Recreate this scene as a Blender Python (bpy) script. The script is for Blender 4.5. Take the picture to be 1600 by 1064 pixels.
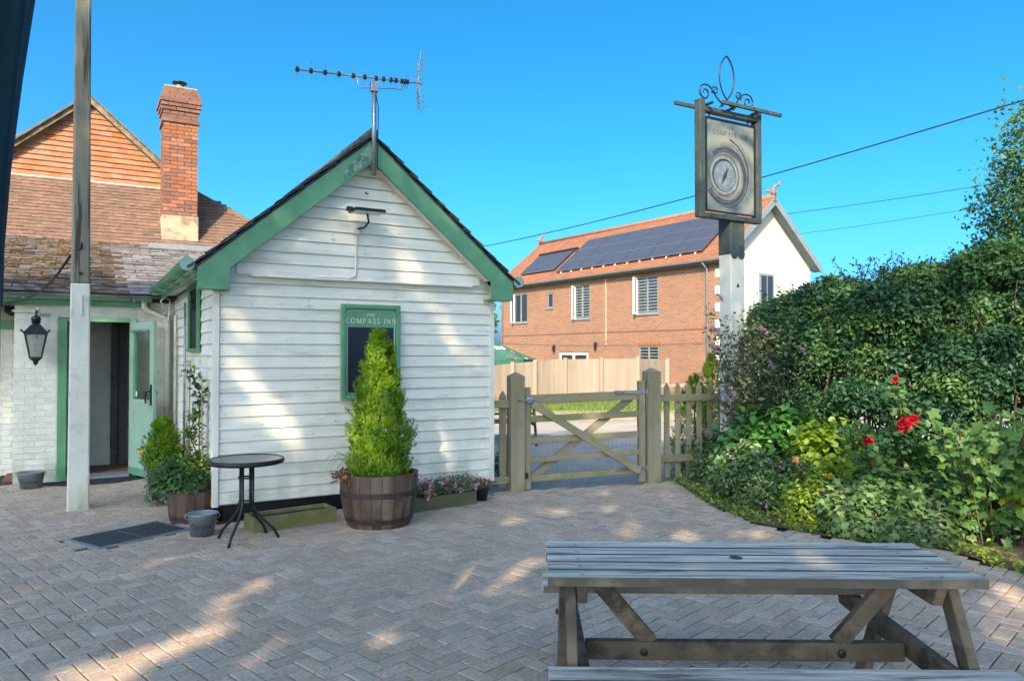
import bpy, math, random
import numpy as np
from mathutils import Vector, Matrix
R = math.radians
random.seed(7); rng = np.random.default_rng(7)
for o in list(bpy.data.objects): bpy.data.objects.remove(o)
SC = bpy.context.scene; COL = SC.collection

# ------------------------------------------------------------------ camera, sky, sun
F = 1164.0; H = 1.6; PITCH = math.atan(21 / F)
cd = bpy.data.cameras.new('camera'); cam = bpy.data.objects.new('camera', cd); COL.objects.link(cam)
cd.sensor_width = 36; cd.lens = 36 * F / 1600; cd.clip_start = .05; cd.clip_end = 2000
cam.location = (0, 0, H); cam.rotation_euler = (math.pi / 2 + PITCH, 0, 0)
SC.camera = cam
SUN_AZ = (-.24, -.971); SUN_EL = 33
sl = math.hypot(*SUN_AZ)
S_DIR = Vector((SUN_AZ[0] / sl * math.cos(R(SUN_EL)), SUN_AZ[1] / sl * math.cos(R(SUN_EL)), math.sin(R(SUN_EL))))
W = bpy.data.worlds.new('World'); SC.world = W; W.use_nodes = True
nt = W.node_tree; nt.nodes.clear()
sky = nt.nodes.new('ShaderNodeTexSky'); sky.sky_type = 'NISHITA'; sky.sun_disc = False
sky.sun_elevation = R(SUN_EL); sky.sun_rotation = math.atan2(S_DIR.x, S_DIR.y)
sky.air_density = .4; sky.dust_density = 3.6; sky.ozone_density = 4; sky.altitude = 50
hs = nt.nodes.new('ShaderNodeHueSaturation'); hs.inputs['Saturation'].default_value = 1.28; hs.inputs['Hue'].default_value = .484
hs.inputs['Value'].default_value = 1.0
bg = nt.nodes.new('ShaderNodeBackground'); bg.inputs['Strength'].default_value = .15
wo = nt.nodes.new('ShaderNodeOutputWorld')
tint = nt.nodes.new('ShaderNodeMix'); tint.data_type = 'RGBA'; tint.blend_type = 'MULTIPLY'; tint.inputs[0].default_value = 1; tint.inputs[7].default_value = (.9, 1, 1, 1)
nt.links.new(sky.outputs[0], tint.inputs[6]); nt.links.new(tint.outputs[2], hs.inputs['Color']); nt.links.new(hs.outputs[0], bg.inputs[0]); nt.links.new(bg.outputs[0], wo.inputs[0])
sd = bpy.data.lights.new('sun', 'SUN'); sd.energy = 3.2; sd.angle = R(.6); sd.color = (1, .82, .56)
so = bpy.data.objects.new('sun', sd); COL.objects.link(so)
so.rotation_euler = S_DIR.to_track_quat('Z', 'Y').to_euler(); so.location = (-3, -10, 20)
SC.view_settings.view_transform = 'Standard'; SC.view_settings.look = 'None'
SC.view_settings.exposure = 1.66; SC.view_settings.gamma = 1; SC.view_settings.use_curve_mapping = False
SC.render.engine = 'CYCLES'

def ray(px, py):
    a = (px - 800) / F; b = (532 - py) / F
    c, s = math.cos(PITCH), math.sin(PITCH)
    return Vector((a, c - b * s, s + b * c))
def at(px, py, Y):
    d = ray(px, py); return Vector((0, 0, H)) + d * (Y / d.y)
def gnd(px, py, z=0):
    d = ray(px, py); return Vector((0, 0, H)) + d * ((z - H) / d.z)

# ------------------------------------------------------------------ materials
def M(name, col, rough=.75, var=.18, scale=6, bump=.25, bscale=60, col2=None, metal=0, rnd=0, stretch=(1, 1, 1),
      spec=.4, patch=None, pscale=3, plo=.5, phi=.62, emit=None, bdist=.004, pstretch=(1, 1, 1), hue=0):
    m = bpy.data.materials.new(name); m.use_nodes = True
    n = m.node_tree.nodes; L = m.node_tree.links; b = n['Principled BSDF']
    b.inputs['Roughness'].default_value = rough; b.inputs['Metallic'].default_value = metal
    b.inputs['Specular IOR Level'].default_value = spec
    tc = n.new('ShaderNodeTexCoord'); oi = n.new('ShaderNodeObjectInfo'); ge = n.new('ShaderNodeNewGeometry')
    ad = n.new('ShaderNodeMath'); ad.operation = 'ADD'; L.new(oi.outputs['Random'], ad.inputs[0]); L.new(ge.outputs['Random Per Island'], ad.inputs[1])
    ml = n.new('ShaderNodeMath'); ml.operation = 'MULTIPLY'; L.new(ad.outputs[0], ml.inputs[0]); ml.inputs[1].default_value = 37.31 if rnd else 0
    va = n.new('ShaderNodeVectorMath'); va.operation = 'ADD'; L.new(tc.outputs['Object'], va.inputs[0]); L.new(ml.outputs[0], va.inputs[1])
    mp = n.new('ShaderNodeMapping'); L.new(va.outputs[0], mp.inputs[0]); mp.inputs['Scale'].default_value = stretch
    nz = n.new('ShaderNodeTexNoise'); nz.inputs['Scale'].default_value = scale; nz.inputs['Detail'].default_value = 6; L.new(mp.outputs[0], nz.inputs['Vector'])
    mr = n.new('ShaderNodeMapRange'); mr.inputs[1].default_value = .3; mr.inputs[2].default_value = .7; L.new(nz.outputs[0], mr.inputs[0])
    mx = n.new('ShaderNodeMix'); mx.data_type = 'RGBA'
    mx.inputs[6].default_value = (*[c * (1 - var) for c in col], 1)
    mx.inputs[7].default_value = (*(col2 or [min(1, c * (1 + var)) for c in col]), 1)
    L.new(mr.outputs[0], mx.inputs[0]); out = mx.outputs[2]
    if patch:
        mp2 = n.new('ShaderNodeMapping'); L.new(va.outputs[0], mp2.inputs[0]); mp2.inputs['Scale'].default_value = pstretch
        n2 = n.new('ShaderNodeTexNoise'); n2.inputs['Scale'].default_value = pscale; n2.inputs['Detail'].default_value = 8
        n2.inputs['Roughness'].default_value = .65; L.new(mp2.outputs[0], n2.inputs['Vector'])
        r2 = n.new('ShaderNodeMapRange'); r2.inputs[1].default_value = plo; r2.inputs[2].default_value = phi; L.new(n2.outputs[0], r2.inputs[0])
        m2 = n.new('ShaderNodeMix'); m2.data_type = 'RGBA'; m2.inputs[7].default_value = (*patch, 1)
        L.new(out, m2.inputs[6]); L.new(r2.outputs[0], m2.inputs[0]); out = m2.outputs[2]
    if rnd:
        wn = n.new('ShaderNodeTexWhiteNoise'); wn.noise_dimensions = '1D'; L.new(ml.outputs[0], wn.inputs['W'])
        h = n.new('ShaderNodeHueSaturation'); r3 = n.new('ShaderNodeMapRange'); L.new(wn.outputs[0], r3.inputs[0])
        r3.inputs[3].default_value = 1 - rnd; r3.inputs[4].default_value = 1 + rnd; L.new(r3.outputs[0], h.inputs['Value'])
        if hue:
            sp = n.new('ShaderNodeSeparateColor'); L.new(wn.outputs['Color'], sp.inputs[0])
            r4 = n.new('ShaderNodeMapRange'); r4.inputs[3].default_value = .5 - hue; r4.inputs[4].default_value = .5 + hue; L.new(sp.outputs[1], r4.inputs[0]); L.new(r4.outputs[0], h.inputs['Hue'])
            r5 = n.new('ShaderNodeMapRange'); r5.inputs[3].default_value = .88; r5.inputs[4].default_value = 1.1; L.new(sp.outputs[2], r5.inputs[0]); L.new(r5.outputs[0], h.inputs['Saturation'])
        L.new(out, h.inputs['Color']); out = h.outputs[0]
    L.new(out, b.inputs['Base Color'])
    if bump:
        nb = n.new('ShaderNodeTexNoise'); nb.inputs['Scale'].default_value = bscale; nb.inputs['Detail'].default_value = 5; L.new(mp.outputs[0], nb.inputs['Vector'])
        bp = n.new('ShaderNodeBump'); bp.inputs['Strength'].default_value = bump; bp.inputs['Distance'].default_value = bdist; L.new(nb.outputs[0], bp.inputs['Height']); L.new(bp.outputs[0], b.inputs['Normal'])
    return m

def leafmat(name, c1, c2, c3=None, rough=.45, trans=.35, nscale=1.6, flat=False):
    m = bpy.data.materials.new(name); m.use_nodes = True
    n = m.node_tree.nodes; L = m.node_tree.links; b = n['Principled BSDF']; o = n['Material Output']
    ge = n.new('ShaderNodeNewGeometry'); oi = n.new('ShaderNodeObjectInfo')
    ad = n.new('ShaderNodeMath'); ad.operation = 'ADD'; L.new(oi.outputs['Random'], ad.inputs[0]); L.new(ge.outputs['Random Per Island'], ad.inputs[1])
    wn = n.new('ShaderNodeTexWhiteNoise'); wn.noise_dimensions = '1D'; L.new(ad.outputs[0], wn.inputs['W'])
    tc = n.new('ShaderNodeTexCoord'); nz = n.new('ShaderNodeTexNoise'); nz.inputs['Scale'].default_value = nscale; L.new(tc.outputs['Object'], nz.inputs['Vector'])
    m1 = n.new('ShaderNodeMath'); m1.operation = 'MULTIPLY_ADD'; L.new(wn.outputs[0], m1.inputs[0]); m1.inputs[1].default_value = .55
    mr = n.new('ShaderNodeMapRange'); mr.inputs[1].default_value = .35; mr.inputs[2].default_value = .65; mr.inputs[4].default_value = .45; L.new(nz.outputs[0], mr.inputs[0]); L.new(mr.outputs[0], m1.inputs[2])
    cr = n.new('ShaderNodeValToRGB'); e = cr.color_ramp.elements; e[0].color = (*c1, 1); e[0].position = .1; e[1].color = (*c2, 1); e[1].position = .8
    if c3: x = cr.color_ramp.elements.new(.985); x.color = (*c3, 1); x2 = cr.color_ramp.elements.new(.95); x2.color = (*c2, 1)
    L.new(m1.outputs[0], cr.inputs[0]); L.new(cr.outputs[0], b.inputs['Base Color'])
    b.inputs['Roughness'].default_value = rough; b.inputs['Specular IOR Level'].default_value = .35
    tr = n.new('ShaderNodeBsdfTranslucent'); h = n.new('ShaderNodeHueSaturation'); h.inputs['Hue'].default_value = .485; h.inputs['Value'].default_value = 1.3; L.new(cr.outputs[0], h.inputs['Color']); L.new(h.outputs[0], tr.inputs[0])
    mx = n.new('ShaderNodeMixShader'); mx.inputs[0].default_value = trans; L.new(b.outputs[0], mx.inputs[1]); L.new(tr.outputs[0], mx.inputs[2]); L.new(mx.outputs[0], o.inputs[0])
    return m
def glassmat(name, tint=(.8, .85, .85), refl=.25, dark=None):
    m = bpy.data.materials.new(name); m.use_nodes = True; n = m.node_tree.nodes; L = m.node_tree.links; o = n['Material Output']
    n.remove(n['Principled BSDF'])
    if dark: a = n.new('ShaderNodeBsdfDiffuse'); a.inputs[0].default_value = (*dark, 1)
    else: a = n.new('ShaderNodeBsdfTransparent'); a.inputs[0].default_value = (*tint, 1)
    g = n.new('ShaderNodeBsdfGlossy'); g.inputs['Roughness'].default_value = .04
    x = n.new('ShaderNodeMixShader'); x.inputs[0].default_value = refl; L.new(a.outputs[0], x.inputs[1]); L.new(g.outputs[0], x.inputs[2]); L.new(x.outputs[0], o.inputs[0]); return m

m_siding = M('white_painted_boards', (.74, .70, .62), .55, .07, 3, .25, 30, stretch=(.35, 1, 6), patch=(.42, .41, .33), pscale=2.6, plo=.55, phi=.75, rnd=.05, bdist=.003, pstretch=(.5, 1, 3))
def grime(m, h, col):
    n = m.node_tree.nodes; L = m.node_tree.links; b = n['Principled BSDF']; src = b.inputs['Base Color'].links[0].from_socket
    tc = n.new('ShaderNodeTexCoord'); sp = n.new('ShaderNodeSeparateXYZ'); L.new(tc.outputs['Object'], sp.inputs[0]); nz = n.new('ShaderNodeTexNoise'); nz.inputs['Scale'].default_value = 5; nz.inputs['Detail'].default_value = 8
    mp = n.new('ShaderNodeMapping'); mp.inputs['Scale'].default_value = (1, 1, .35); L.new(tc.outputs['Object'], mp.inputs[0]); L.new(mp.outputs[0], nz.inputs['Vector'])
    mr = n.new('ShaderNodeMapRange'); mr.inputs[1].default_value = .1; mr.inputs[2].default_value = h; mr.inputs[3].default_value = .62; mr.inputs[4].default_value = .12; L.new(sp.outputs[2], mr.inputs[0])
    m2 = n.new('ShaderNodeMapRange'); m2.inputs[1].default_value = .42; m2.inputs[2].default_value = .66; L.new(nz.outputs[0], m2.inputs[0])
    mu = n.new('ShaderNodeMath'); mu.operation = 'MULTIPLY'; L.new(mr.outputs[0], mu.inputs[0]); L.new(m2.outputs[0], mu.inputs[1])
    mx = n.new('ShaderNodeMix'); mx.data_type = 'RGBA'; mx.inputs[7].default_value = (*col, 1); L.new(mu.outputs[0], mx.inputs[0]); L.new(src, mx.inputs[6]); L.new(mx.outputs[2], b.inputs['Base Color'])
grime(m_siding, .7, (.30, .31, .22))
m_trim = M('white_painted_trim', (.74, .70, .62), .55, .08, 4, .2, 30, stretch=(1, 1, .3))
m_whitebrick = M('white_painted_brick', (.70, .67, .60), .7, .08, 10, .45, 45, rnd=.05, patch=(.45, .45, .40), pscale=3, plo=.62, phi=.8)
m_green = M('green_gloss_paint', (.105, .27, .15), .4, .14, 5, .12, 25, patch=(.15, .27, .14), pscale=4, plo=.58, phi=.75)
m_palegreen = M('faded_green_paint', (.28, .41, .32), .45, .1, 5, .12, 25)
m_flake = M('flaking_pale_paint', (.22, .34, .27), .7, .2, 25, .3, 40, patch=(.08, .17, .12), pscale=14, plo=.48, phi=.56)
m_dark = M('black_iron', (.012, .014, .016), .4, .2, 20, .15, 60)
m_alu = M('galvanised_steel', (.36, .39, .40), .38, .15, 12, .15, 60, metal=.75, patch=(.22, .22, .21), pscale=6)
m_zinc = M('dull_zinc', (.30, .34, .36), .42, .18, 10, .15, 40, metal=.6)
m_slate = M('mossy_slate', (.12, .105, .105), .7, .25, 9, .5, 35, rnd=.3, patch=(.06, .04, .02), pscale=3.4, plo=.46, phi=.54, bdist=.006)
m_slate2 = M('grey_slate', (.17, .16, .17), .65, .2, 9, .4, 35, rnd=.3, patch=(.09, .07, .035), pscale=4, plo=.58, phi=.66, bdist=.006)
m_moss = M('roof_moss', (.06, .033, .014), .95, .5, 18, 1, 50, col2=(.15, .085, .025), bdist=.02)
m_darkslate = M('dark_slate_edge', (.045, .05, .06), .6, .3, 12, .4, 35, rnd=.25, patch=(.09, .10, .06), pscale=8)
m_browntile = M('brown_clay_tile', (.165, .095, .068), .8, .25, 10, .4, 40, rnd=.10, patch=(.10, .08, .05), pscale=2.0, plo=.52, phi=.66)
m_hungtile = M('orange_hung_tile', (.32, .13, .06), .75, .15, 10, .35, 40, rnd=.10, hue=.004, patch=(.32, .15, .085), pscale=1.4)
m_chimbrick = M('chimney_brick', (.28, .11, .058), .85, .2, 20, .5, 60, rnd=.15, hue=.005, patch=(.16, .07, .045), pscale=7, plo=.58, phi=.68)
m_chimbrick2 = M('darker_brick', (.18, .085, .06), .85, .2, 20, .5, 60, rnd=.18)  # darker brick for the chimney's left face, left front edge and cap
m_mortar = M('lime_mortar', (.30, .23, .17), .95, .2, 30, .5, 80)
m_render = M('cream_render', (.36, .30, .21), .9, .15, 6, .3, 50, patch=(.22, .165, .11), pscale=4)
m_leadwhite = M('white_flashing', (.62, .60, .58), .7, .2, 12, .3, 40)
m_lead = M('lead_sheet', (.20, .21, .24), .5, .15, 10, .2, 20)
m_wood = M('weathered_grey_oak', (.25, .205, .14), .85, .3, 5, .55, 22, stretch=(1, 1, .12), patch=(.17, .18, .07), pscale=3, plo=.52, phi=.66, bdist=.006)
m_woodh = M('weathered_grey_rail', (.26, .215, .14), .85, .3, 5, .55, 22, stretch=(.12, 1, 1), patch=(.19, .20, .07), pscale=3, plo=.5, phi=.64, bdist=.006)
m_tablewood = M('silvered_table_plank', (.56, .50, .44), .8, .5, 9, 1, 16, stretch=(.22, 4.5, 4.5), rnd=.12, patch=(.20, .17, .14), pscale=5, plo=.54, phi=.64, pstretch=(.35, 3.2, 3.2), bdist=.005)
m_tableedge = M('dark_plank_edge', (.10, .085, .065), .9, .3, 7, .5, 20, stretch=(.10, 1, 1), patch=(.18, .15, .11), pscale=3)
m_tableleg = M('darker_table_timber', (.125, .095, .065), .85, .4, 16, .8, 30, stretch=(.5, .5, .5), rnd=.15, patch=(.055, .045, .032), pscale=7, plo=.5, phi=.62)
m_pole = M('bare_pole_timber', (.22, .20, .155), .85, .35, 9, .6, 26, stretch=(1, 1, .07), patch=(.05, .045, .03), pscale=14, plo=.54, phi=.62, bdist=.008, pstretch=(1, 1, .05))
m_poleW = M('white_painted_pole', (.62, .60, .53), .75, .1, 5, .4, 30, stretch=(1, 1, .3), patch=(.30, .31, .23), pscale=4, plo=.55, phi=.75)
grime(m_poleW, .5, (.20, .20, .12)); grime(m_whitebrick, .6, (.32, .33, .24)); grime(m_trim, .6, (.34, .34, .25))
m_barrel = M('oak_barrel_stave', (.085, .045, .03), .6, .4, 5, .6, 16, stretch=(1, 1, .12), rnd=.2, patch=(.19, .14, .105), pscale=3, plo=.48, phi=.68, bdist=.006, pstretch=(1, 1, .3))
m_hoop = M('rusty_hoop', (.045, .028, .025), .55, .35, 14, .4, 40)
m_soil = M('dark_soil', (.035, .025, .018), 1, .5, 30, 1, 60, bdist=.02)
m_trough = M('mossy_trough_board', (.19, .15, .075), .85, .25, 6, .5, 24, stretch=(.2, 1, 1), patch=(.12, .14, .04), pscale=5, plo=.45, phi=.6)
m_trough2 = M('dark_trough_board', (.10, .10, .055), .85, .25, 6, .5, 24, stretch=(.2, 1, 1))
m_paver = M('concrete_paving_block', (.47, .335, .25), .85, .2, 45, .6, 160, rnd=.13, hue=.010, col2=(.53, .42, .345), bdist=.003, patch=(.33, .27, .225), pscale=5, plo=.5, phi=.7)
m_sand = M('joint_sand', (.035, .028, .022), 1, .4, 40, .8, 90, patch=(.06, .085, .02), pscale=1.3, plo=.5, phi=.62, bdist=.01)
m_asphalt = M('grey_car_park', (.34, .31, .28), .9, .12, 1.2, .5, 90, patch=(.40, .35, .29), pscale=.35, plo=.5, phi=.7, bdist=.01)
m_gravel = M('sandy_gravel', (.38, .30, .20), .95, .25, 4, .7, 70, bdist=.02)
m_dirt = M('bare_soil', (.12, .085, .055), 1, .4, 6, .8, 60, bdist=.03)
m_grassland = M('grass_ground', (.10, .14, .035), 1, .35, 3, .8, 60, bdist=.03)
m_fence = M('new_fence_board', (.25, .195, .15), .8, .12, 5, .4, 24, stretch=(1, 1, .15), rnd=.10)
m_black = M('blackboard', (.006, .010, .022), .5, .3, 4, .05, 20)
m_letter = M('cream_lettering', (.72, .72, .62), .6, .05, 5, 0)
m_signwood = M('dark_blue_grey_frame', (.035, .05, .05), .6, .3, 12, .4, 30, stretch=(1, 1, .3), patch=(.06, .07, .055), pscale=10)
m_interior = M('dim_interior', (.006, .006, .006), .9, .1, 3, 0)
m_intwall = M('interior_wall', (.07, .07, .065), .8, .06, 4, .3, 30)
m_mat = M('rubber_door_mat', (.02, .023, .027), .95, .3, 60, .8, 120)
m_cover = M('iron_drain_cover', (.055, .06, .068), .6, .3, 25, .7, 70, bdist=.004)
m_cream = M('cream_rendered_gable', (.40, .385, .37), .9, .05, 2, .1, 40)
m_greyp = M('grey_painted_trim', (.17, .19, .21), .5, .1, 4, 0)
m_housetile = M('orange_house_tile', (.27, .11, .06), .8, .2, 3, .6, 20, patch=(.20, .10, .065), pscale=1.5)
m_quoin = M('pale_quoin', (.72, .66, .58), .85, .05, 5, .1)
m_solar = M('solar_glass', (.045, .05, .07), .35, .1, 2, 0, spec=.6)  # base colour lifted to stand in for reflected sky
m_solarf = M('panel_rail', (.25, .26, .28), .4, .05, 4, 0, metal=.6)
m_shutter = M('pale_shutter', (.34, .35, .35), .6, .05, 5, 0)
m_glass = glassmat('window_glass'); m_glassd = glassmat('dark_window_glass', refl=.12, dark=(.02, .022, .026))
m_glassroom = glassmat('door_glass', (.85, .9, .88), .12)
m_canopy = M('green_parasol_cloth', (.035, .12, .08), .85, .15, 4, .1, 30)
m_red = M('red_bloom', (.62, .010, .018), .6, .3, 20, .1, rnd=.25)
m_orange = M('orange_bloom', (.65, .22, .03), .6, .2, 20, .1)
m_teal = M('dark_teal_cloth', (.008, .030, .045), .8, .35, 5, .5, 14, bdist=.02, stretch=(1, 1, .3))
m_stem = M('green_brown_stem', (.09, .08, .035), .8, .3, 10, .2)
m_twig = M('brown_twig', (.06, .045, .03), .9, .3, 10, .3)
m_cane = M('bamboo_cane', (.36, .25, .11), .7, .2, 10, .2)
m_bark = M('bark', (.10, .08, .06), .95, .4, 12, 1, 30, bdist=.03)
m_white = M('white_plastic', (.72, .73, .72), .4, .05, 5, 0)
m_cable = M('black_cable', (.012, .012, .014), .5, .1, 5, 0)
m_bluemark = M('blue_print', (.02, .04, .09), .6, .1, 5, 0)

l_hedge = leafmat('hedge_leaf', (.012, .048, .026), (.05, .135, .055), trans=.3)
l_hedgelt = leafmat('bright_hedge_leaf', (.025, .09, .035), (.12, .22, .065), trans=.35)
l_dark = leafmat('dark_spray_leaf', (.018, .045, .018), (.05, .10, .03), trans=.3)
l_con = leafmat('bright_conifer_needle', (.02, .10, .006), (.26, .42, .015), (.45, .30, .05), trans=.4, nscale=6)
l_geran = leafmat('cranesbill_leaf', (.06, .125, .04), (.19, .30, .11), trans=.3, nscale=3)
l_grey = leafmat('greyish_leaf', (.07, .12, .06), (.18, .24, .14), trans=.3)
l_lime = leafmat('lime_leaf', (.10, .20, .02), (.30, .42, .05), (.5, .45, .05), trans=.4, nscale=3)
l_glossy = leafmat('glossy_shrub_leaf', (.035, .12, .028), (.09, .24, .05), rough=.3, trans=.25, nscale=3)
l_rose = leafmat('rose_leaf', (.03, .09, .03), (.09, .18, .05), trans=.3)
l_tree = leafmat('tree_leaf', (.04, .085, .02), (.10, .16, .04), trans=.4)
l_bud = leafmat('buddleia_leaf', (.07, .10, .05), (.15, .20, .09), (.25, .18, .10), trans=.3)
l_purple = leafmat('mauve_flower', (.26, .14, .26), (.46, .32, .46), trans=.3)
l_pink = leafmat('pink_flower', (.60, .12, .18), (.80, .50, .55), trans=.3)
l_dry = leafmat('dry_leaf', (.16, .08, .03), (.34, .20, .10), trans=.2)
l_grass = leafmat('grass_blade', (.10, .19, .02), (.24, .32, .05), (.4, .35, .15), trans=.3)
l_redp = leafmat('red_petal', (.18, .002, .008), (.85, .02, .04), trans=.2, nscale=8)
l_yel = leafmat('yellow_flower', (.7, .45, .02), (.85, .6, .04), trans=.3)

# ------------------------------------------------------------------ mesh helpers
class MB:
    def __init__(s): s.v = []; s.f = []
    def add(s, vs, fs):
        b = len(s.v); s.v += [tuple(x) for x in vs]; s.f += [tuple(b + i for i in f) for f in fs]; return s
    def hexa(s, p):
        return s.add(p, [(0, 3, 2, 1), (4, 5, 6, 7), (0, 1, 5, 4), (1, 2, 6, 5), (2, 3, 7, 6), (3, 0, 4, 7)])
    def box(s, x0, x1, y0, y1, z0, z1):
        return s.hexa([(x0, y0, z0), (x1, y0, z0), (x1, y1, z0), (x0, y1, z0), (x0, y0, z1), (x1, y0, z1), (x1, y1, z1), (x0, y1, z1)])
    def bar(s, a, b, w, h, up=(0, 0, 1)):
        a, b = Vector(a), Vector(b); d = (b - a).normalized(); up = Vector(up)
        x = d.cross(up); x = x.normalized() if x.length > 1e-4 else Vector((1, 0, 0)); y = x.cross(d)
        x *= w / 2; y *= h / 2
        return s.hexa([a - x - y, a + x - y, a + x + y, a - x + y, b - x - y, b + x - y, b + x + y, b - x + y])
    def tube(s, pts, r, n=8, cap=True):
        pts = [Vector(p) for p in pts]; rs = r if isinstance(r, (list, tuple)) else [r] * len(pts)
        vs = []; fs = []; px = None
        for i, p in enumerate(pts):
            d = (pts[min(i + 1, len(pts) - 1)] - pts[max(i - 1, 0)]).normalized()
            if px is None: px = d.orthogonal().normalized()
            else: px = (px - d * px.dot(d)).normalized()
            py = d.cross(px)
            for k in range(n):
                a = 2 * math.pi * k / n; vs.append(p + (px * math.cos(a) + py * math.sin(a)) * rs[i])
        for i in range(len(pts) - 1):
            for k in range(n):
                a, b = i * n + k, i * n + (k + 1) % n; fs.append((a, b, b + n, a + n))
        if cap: fs += [tuple(range(n))[::-1], tuple(range((len(pts) - 1) * n, len(pts) * n))]
        return s.add(vs, fs)
    def lathe(s, prof, c=(0, 0, 0), n=24, closed=True, ax=None):
        vs = []; fs = []; c = Vector(c)
        for r, z in prof:
            for k in range(n):
                a = 2 * math.pi * k / n; q = Vector((r * math.cos(a), r * math.sin(a), z))
                if ax is not None: q = ax @ q
                vs.append(c + q)
        for i in range(len(prof) - 1):
            for k in range(n):
                a, b = i * n + k, i * n + (k + 1) % n; fs.append((a, b, b + n, a + n))
        if closed: fs += [tuple(range(n))[::-1], tuple(range((len(prof) - 1) * n, len(prof) * n))]
        return s.add(vs, fs)
    def prism(s, poly, y0, y1, f=None):
        """poly in (x,z) extruded along y"""
        f = f or (lambda x, y, z: (x, y, z)); n = len(poly)
        vs = [f(x, y0, z) for x, z in poly] + [f(x, y1, z) for x, z in poly]
        fs = [tuple(range(n)), tuple(range(n, 2 * n))[::-1]] + [((i + 1) % n, i, i + n, (i + 1) % n + n) for i in range(n)]
        return s.add(vs, fs)
    def mesh(s, name, mat, smooth=False, bevel=0):
        me = bpy.data.meshes.new(name); me.from_pydata(s.v, [], s.f); me.materials.append(mat)
        if smooth: me.polygons.foreach_set('use_smooth', [True] * len(me.polygons))
        me.update(); return me
    def build(s, name, mat, parent=None, smooth=False, bevel=0, **kw):
        return put(name, s.mesh(name, mat, smooth), parent, bevel=bevel, **kw)
def put(name, me, parent=None, loc=None, rz=None, label=None, cat=None, group=None, kind=None, bevel=0, rot=None):
    o = bpy.data.objects.new(name, me); COL.objects.link(o); o.parent = parent
    if loc is not None: o.location = loc
    if rz is not None: o.rotation_euler = (0, 0, rz)
    if rot is not None: o.rotation_euler = rot
    if label: o['label'] = label
    if cat: o['category'] = cat
    if group: o['group'] = group
    if kind: o['kind'] = kind
    if bevel:
        b = o.modifiers.new('bevel', 'BEVEL'); b.width = bevel; b.segments = 2; b.limit_method = 'ANGLE'; b.angle_limit = R(40)
    return o
def thing(name, label, cat, loc=(0, 0, 0), rz=0, group=None): return put(name, None, None, loc, rz, label, cat, group)
def copy_tree(o, parent=None):
    c = o.copy(); COL.objects.link(c); c.parent = parent
    for ch in list(o.children): copy_tree(ch, c)
    return c

T_OVAL = (np.array([(0, 0, 0), (.5, .28, .09), (1, 0, -.05), (.5, -.28, .09)]), [(0, 1, 2), (0, 2, 3)])
T_ROUND = (np.array([(0, 0, 0), (.3, .38, .06), (.75, .34, .05), (1, 0, -.06), (.75, -.34, .05), (.3, -.38, .06), (.5, 0, -.03)]), [(6, 0, 1), (6, 1, 2), (6, 2, 3), (6, 3, 4), (6, 4, 5), (6, 5, 0)])
T_NEED = (np.array([(0, -.05, 0), (0, .05, 0), (.6, .12, .03), (1, 0, 0), (.6, -.12, .03)]), [(0, 1, 2), (0, 2, 3), (0, 3, 4)])
T_LOBE = (np.array([(0, 0, 0), (.05, .30, .03), (.33, .24, .02), (.45, .52, -.03), (.66, .24, .02), (1, 0, -.06), (.66, -.24, .02), (.45, -.52, -.03), (.33, -.24, .02), (.05, -.30, .03), (.4, 0, .05)]),
          [(10, i, i + 1) for i in range(9)] + [(10, 9, 0)])
T_BLADE = (np.array([(0, -.03, 0), (0, .03, 0), (.6, .02, .06), (1, 0, .02), (.6, -.02, .06)]), [(0, 1, 2), (0, 2, 3), (0, 3, 4)])
def norm(a): return a / np.maximum(np.linalg.norm(a, axis=1, keepdims=True), 1e-6)
def leaves(name, P, size, mat, parent, tmpl=T_OVAL, N=None, nrand=.8, D=None, drand=1.0, kind=None, svar=.35, r=rng, **kw):
    """P centres; N leaf normals bias; D direction bias of the leaf's long axis"""
    P = np.asarray(P, float); n = len(P)
    if n == 0: return None
    N = np.tile((0, 0, 1.), (n, 1)) if N is None else np.asarray(N, float)
    nn = norm(N + r.normal(0, nrand, (n, 3)))
    dd = r.normal(0, drand, (n, 3)) + (0 if D is None else np.asarray(D, float))
    t = norm(dd - nn * np.sum(dd * nn, axis=1, keepdims=True)); b = np.cross(nn, t)
    tv, tf = tmpl; k = len(tv); s = (size * (1 + r.uniform(-svar, svar, n)))[:, None, None]
    V = P[:, None, :] + s * (tv[None, :, 0:1] * t[:, None, :] + tv[None, :, 1:2] * b[:, None, :] + tv[None, :, 2:3] * nn[:, None, :])
    V = V.reshape(-1, 3); Fc = (np.array(tf)[None] + (np.arange(n) * k)[:, None, None]).reshape(-1)
    me = bpy.data.meshes.new(name); me.vertices.add(len(V)); me.vertices.foreach_set('co', V.ravel())
    nf = len(Fc) // 3; me.loops.add(len(Fc)); me.loops.foreach_set('vertex_index', Fc.astype(np.int32))
    me.polygons.add(nf); me.polygons.foreach_set('loop_start', np.arange(nf, dtype=np.int32) * 3)
    me.materials.append(mat); me.update(calc_edges=True); me.validate()
    return put(name, me, parent, kind=kind, **kw)

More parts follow.
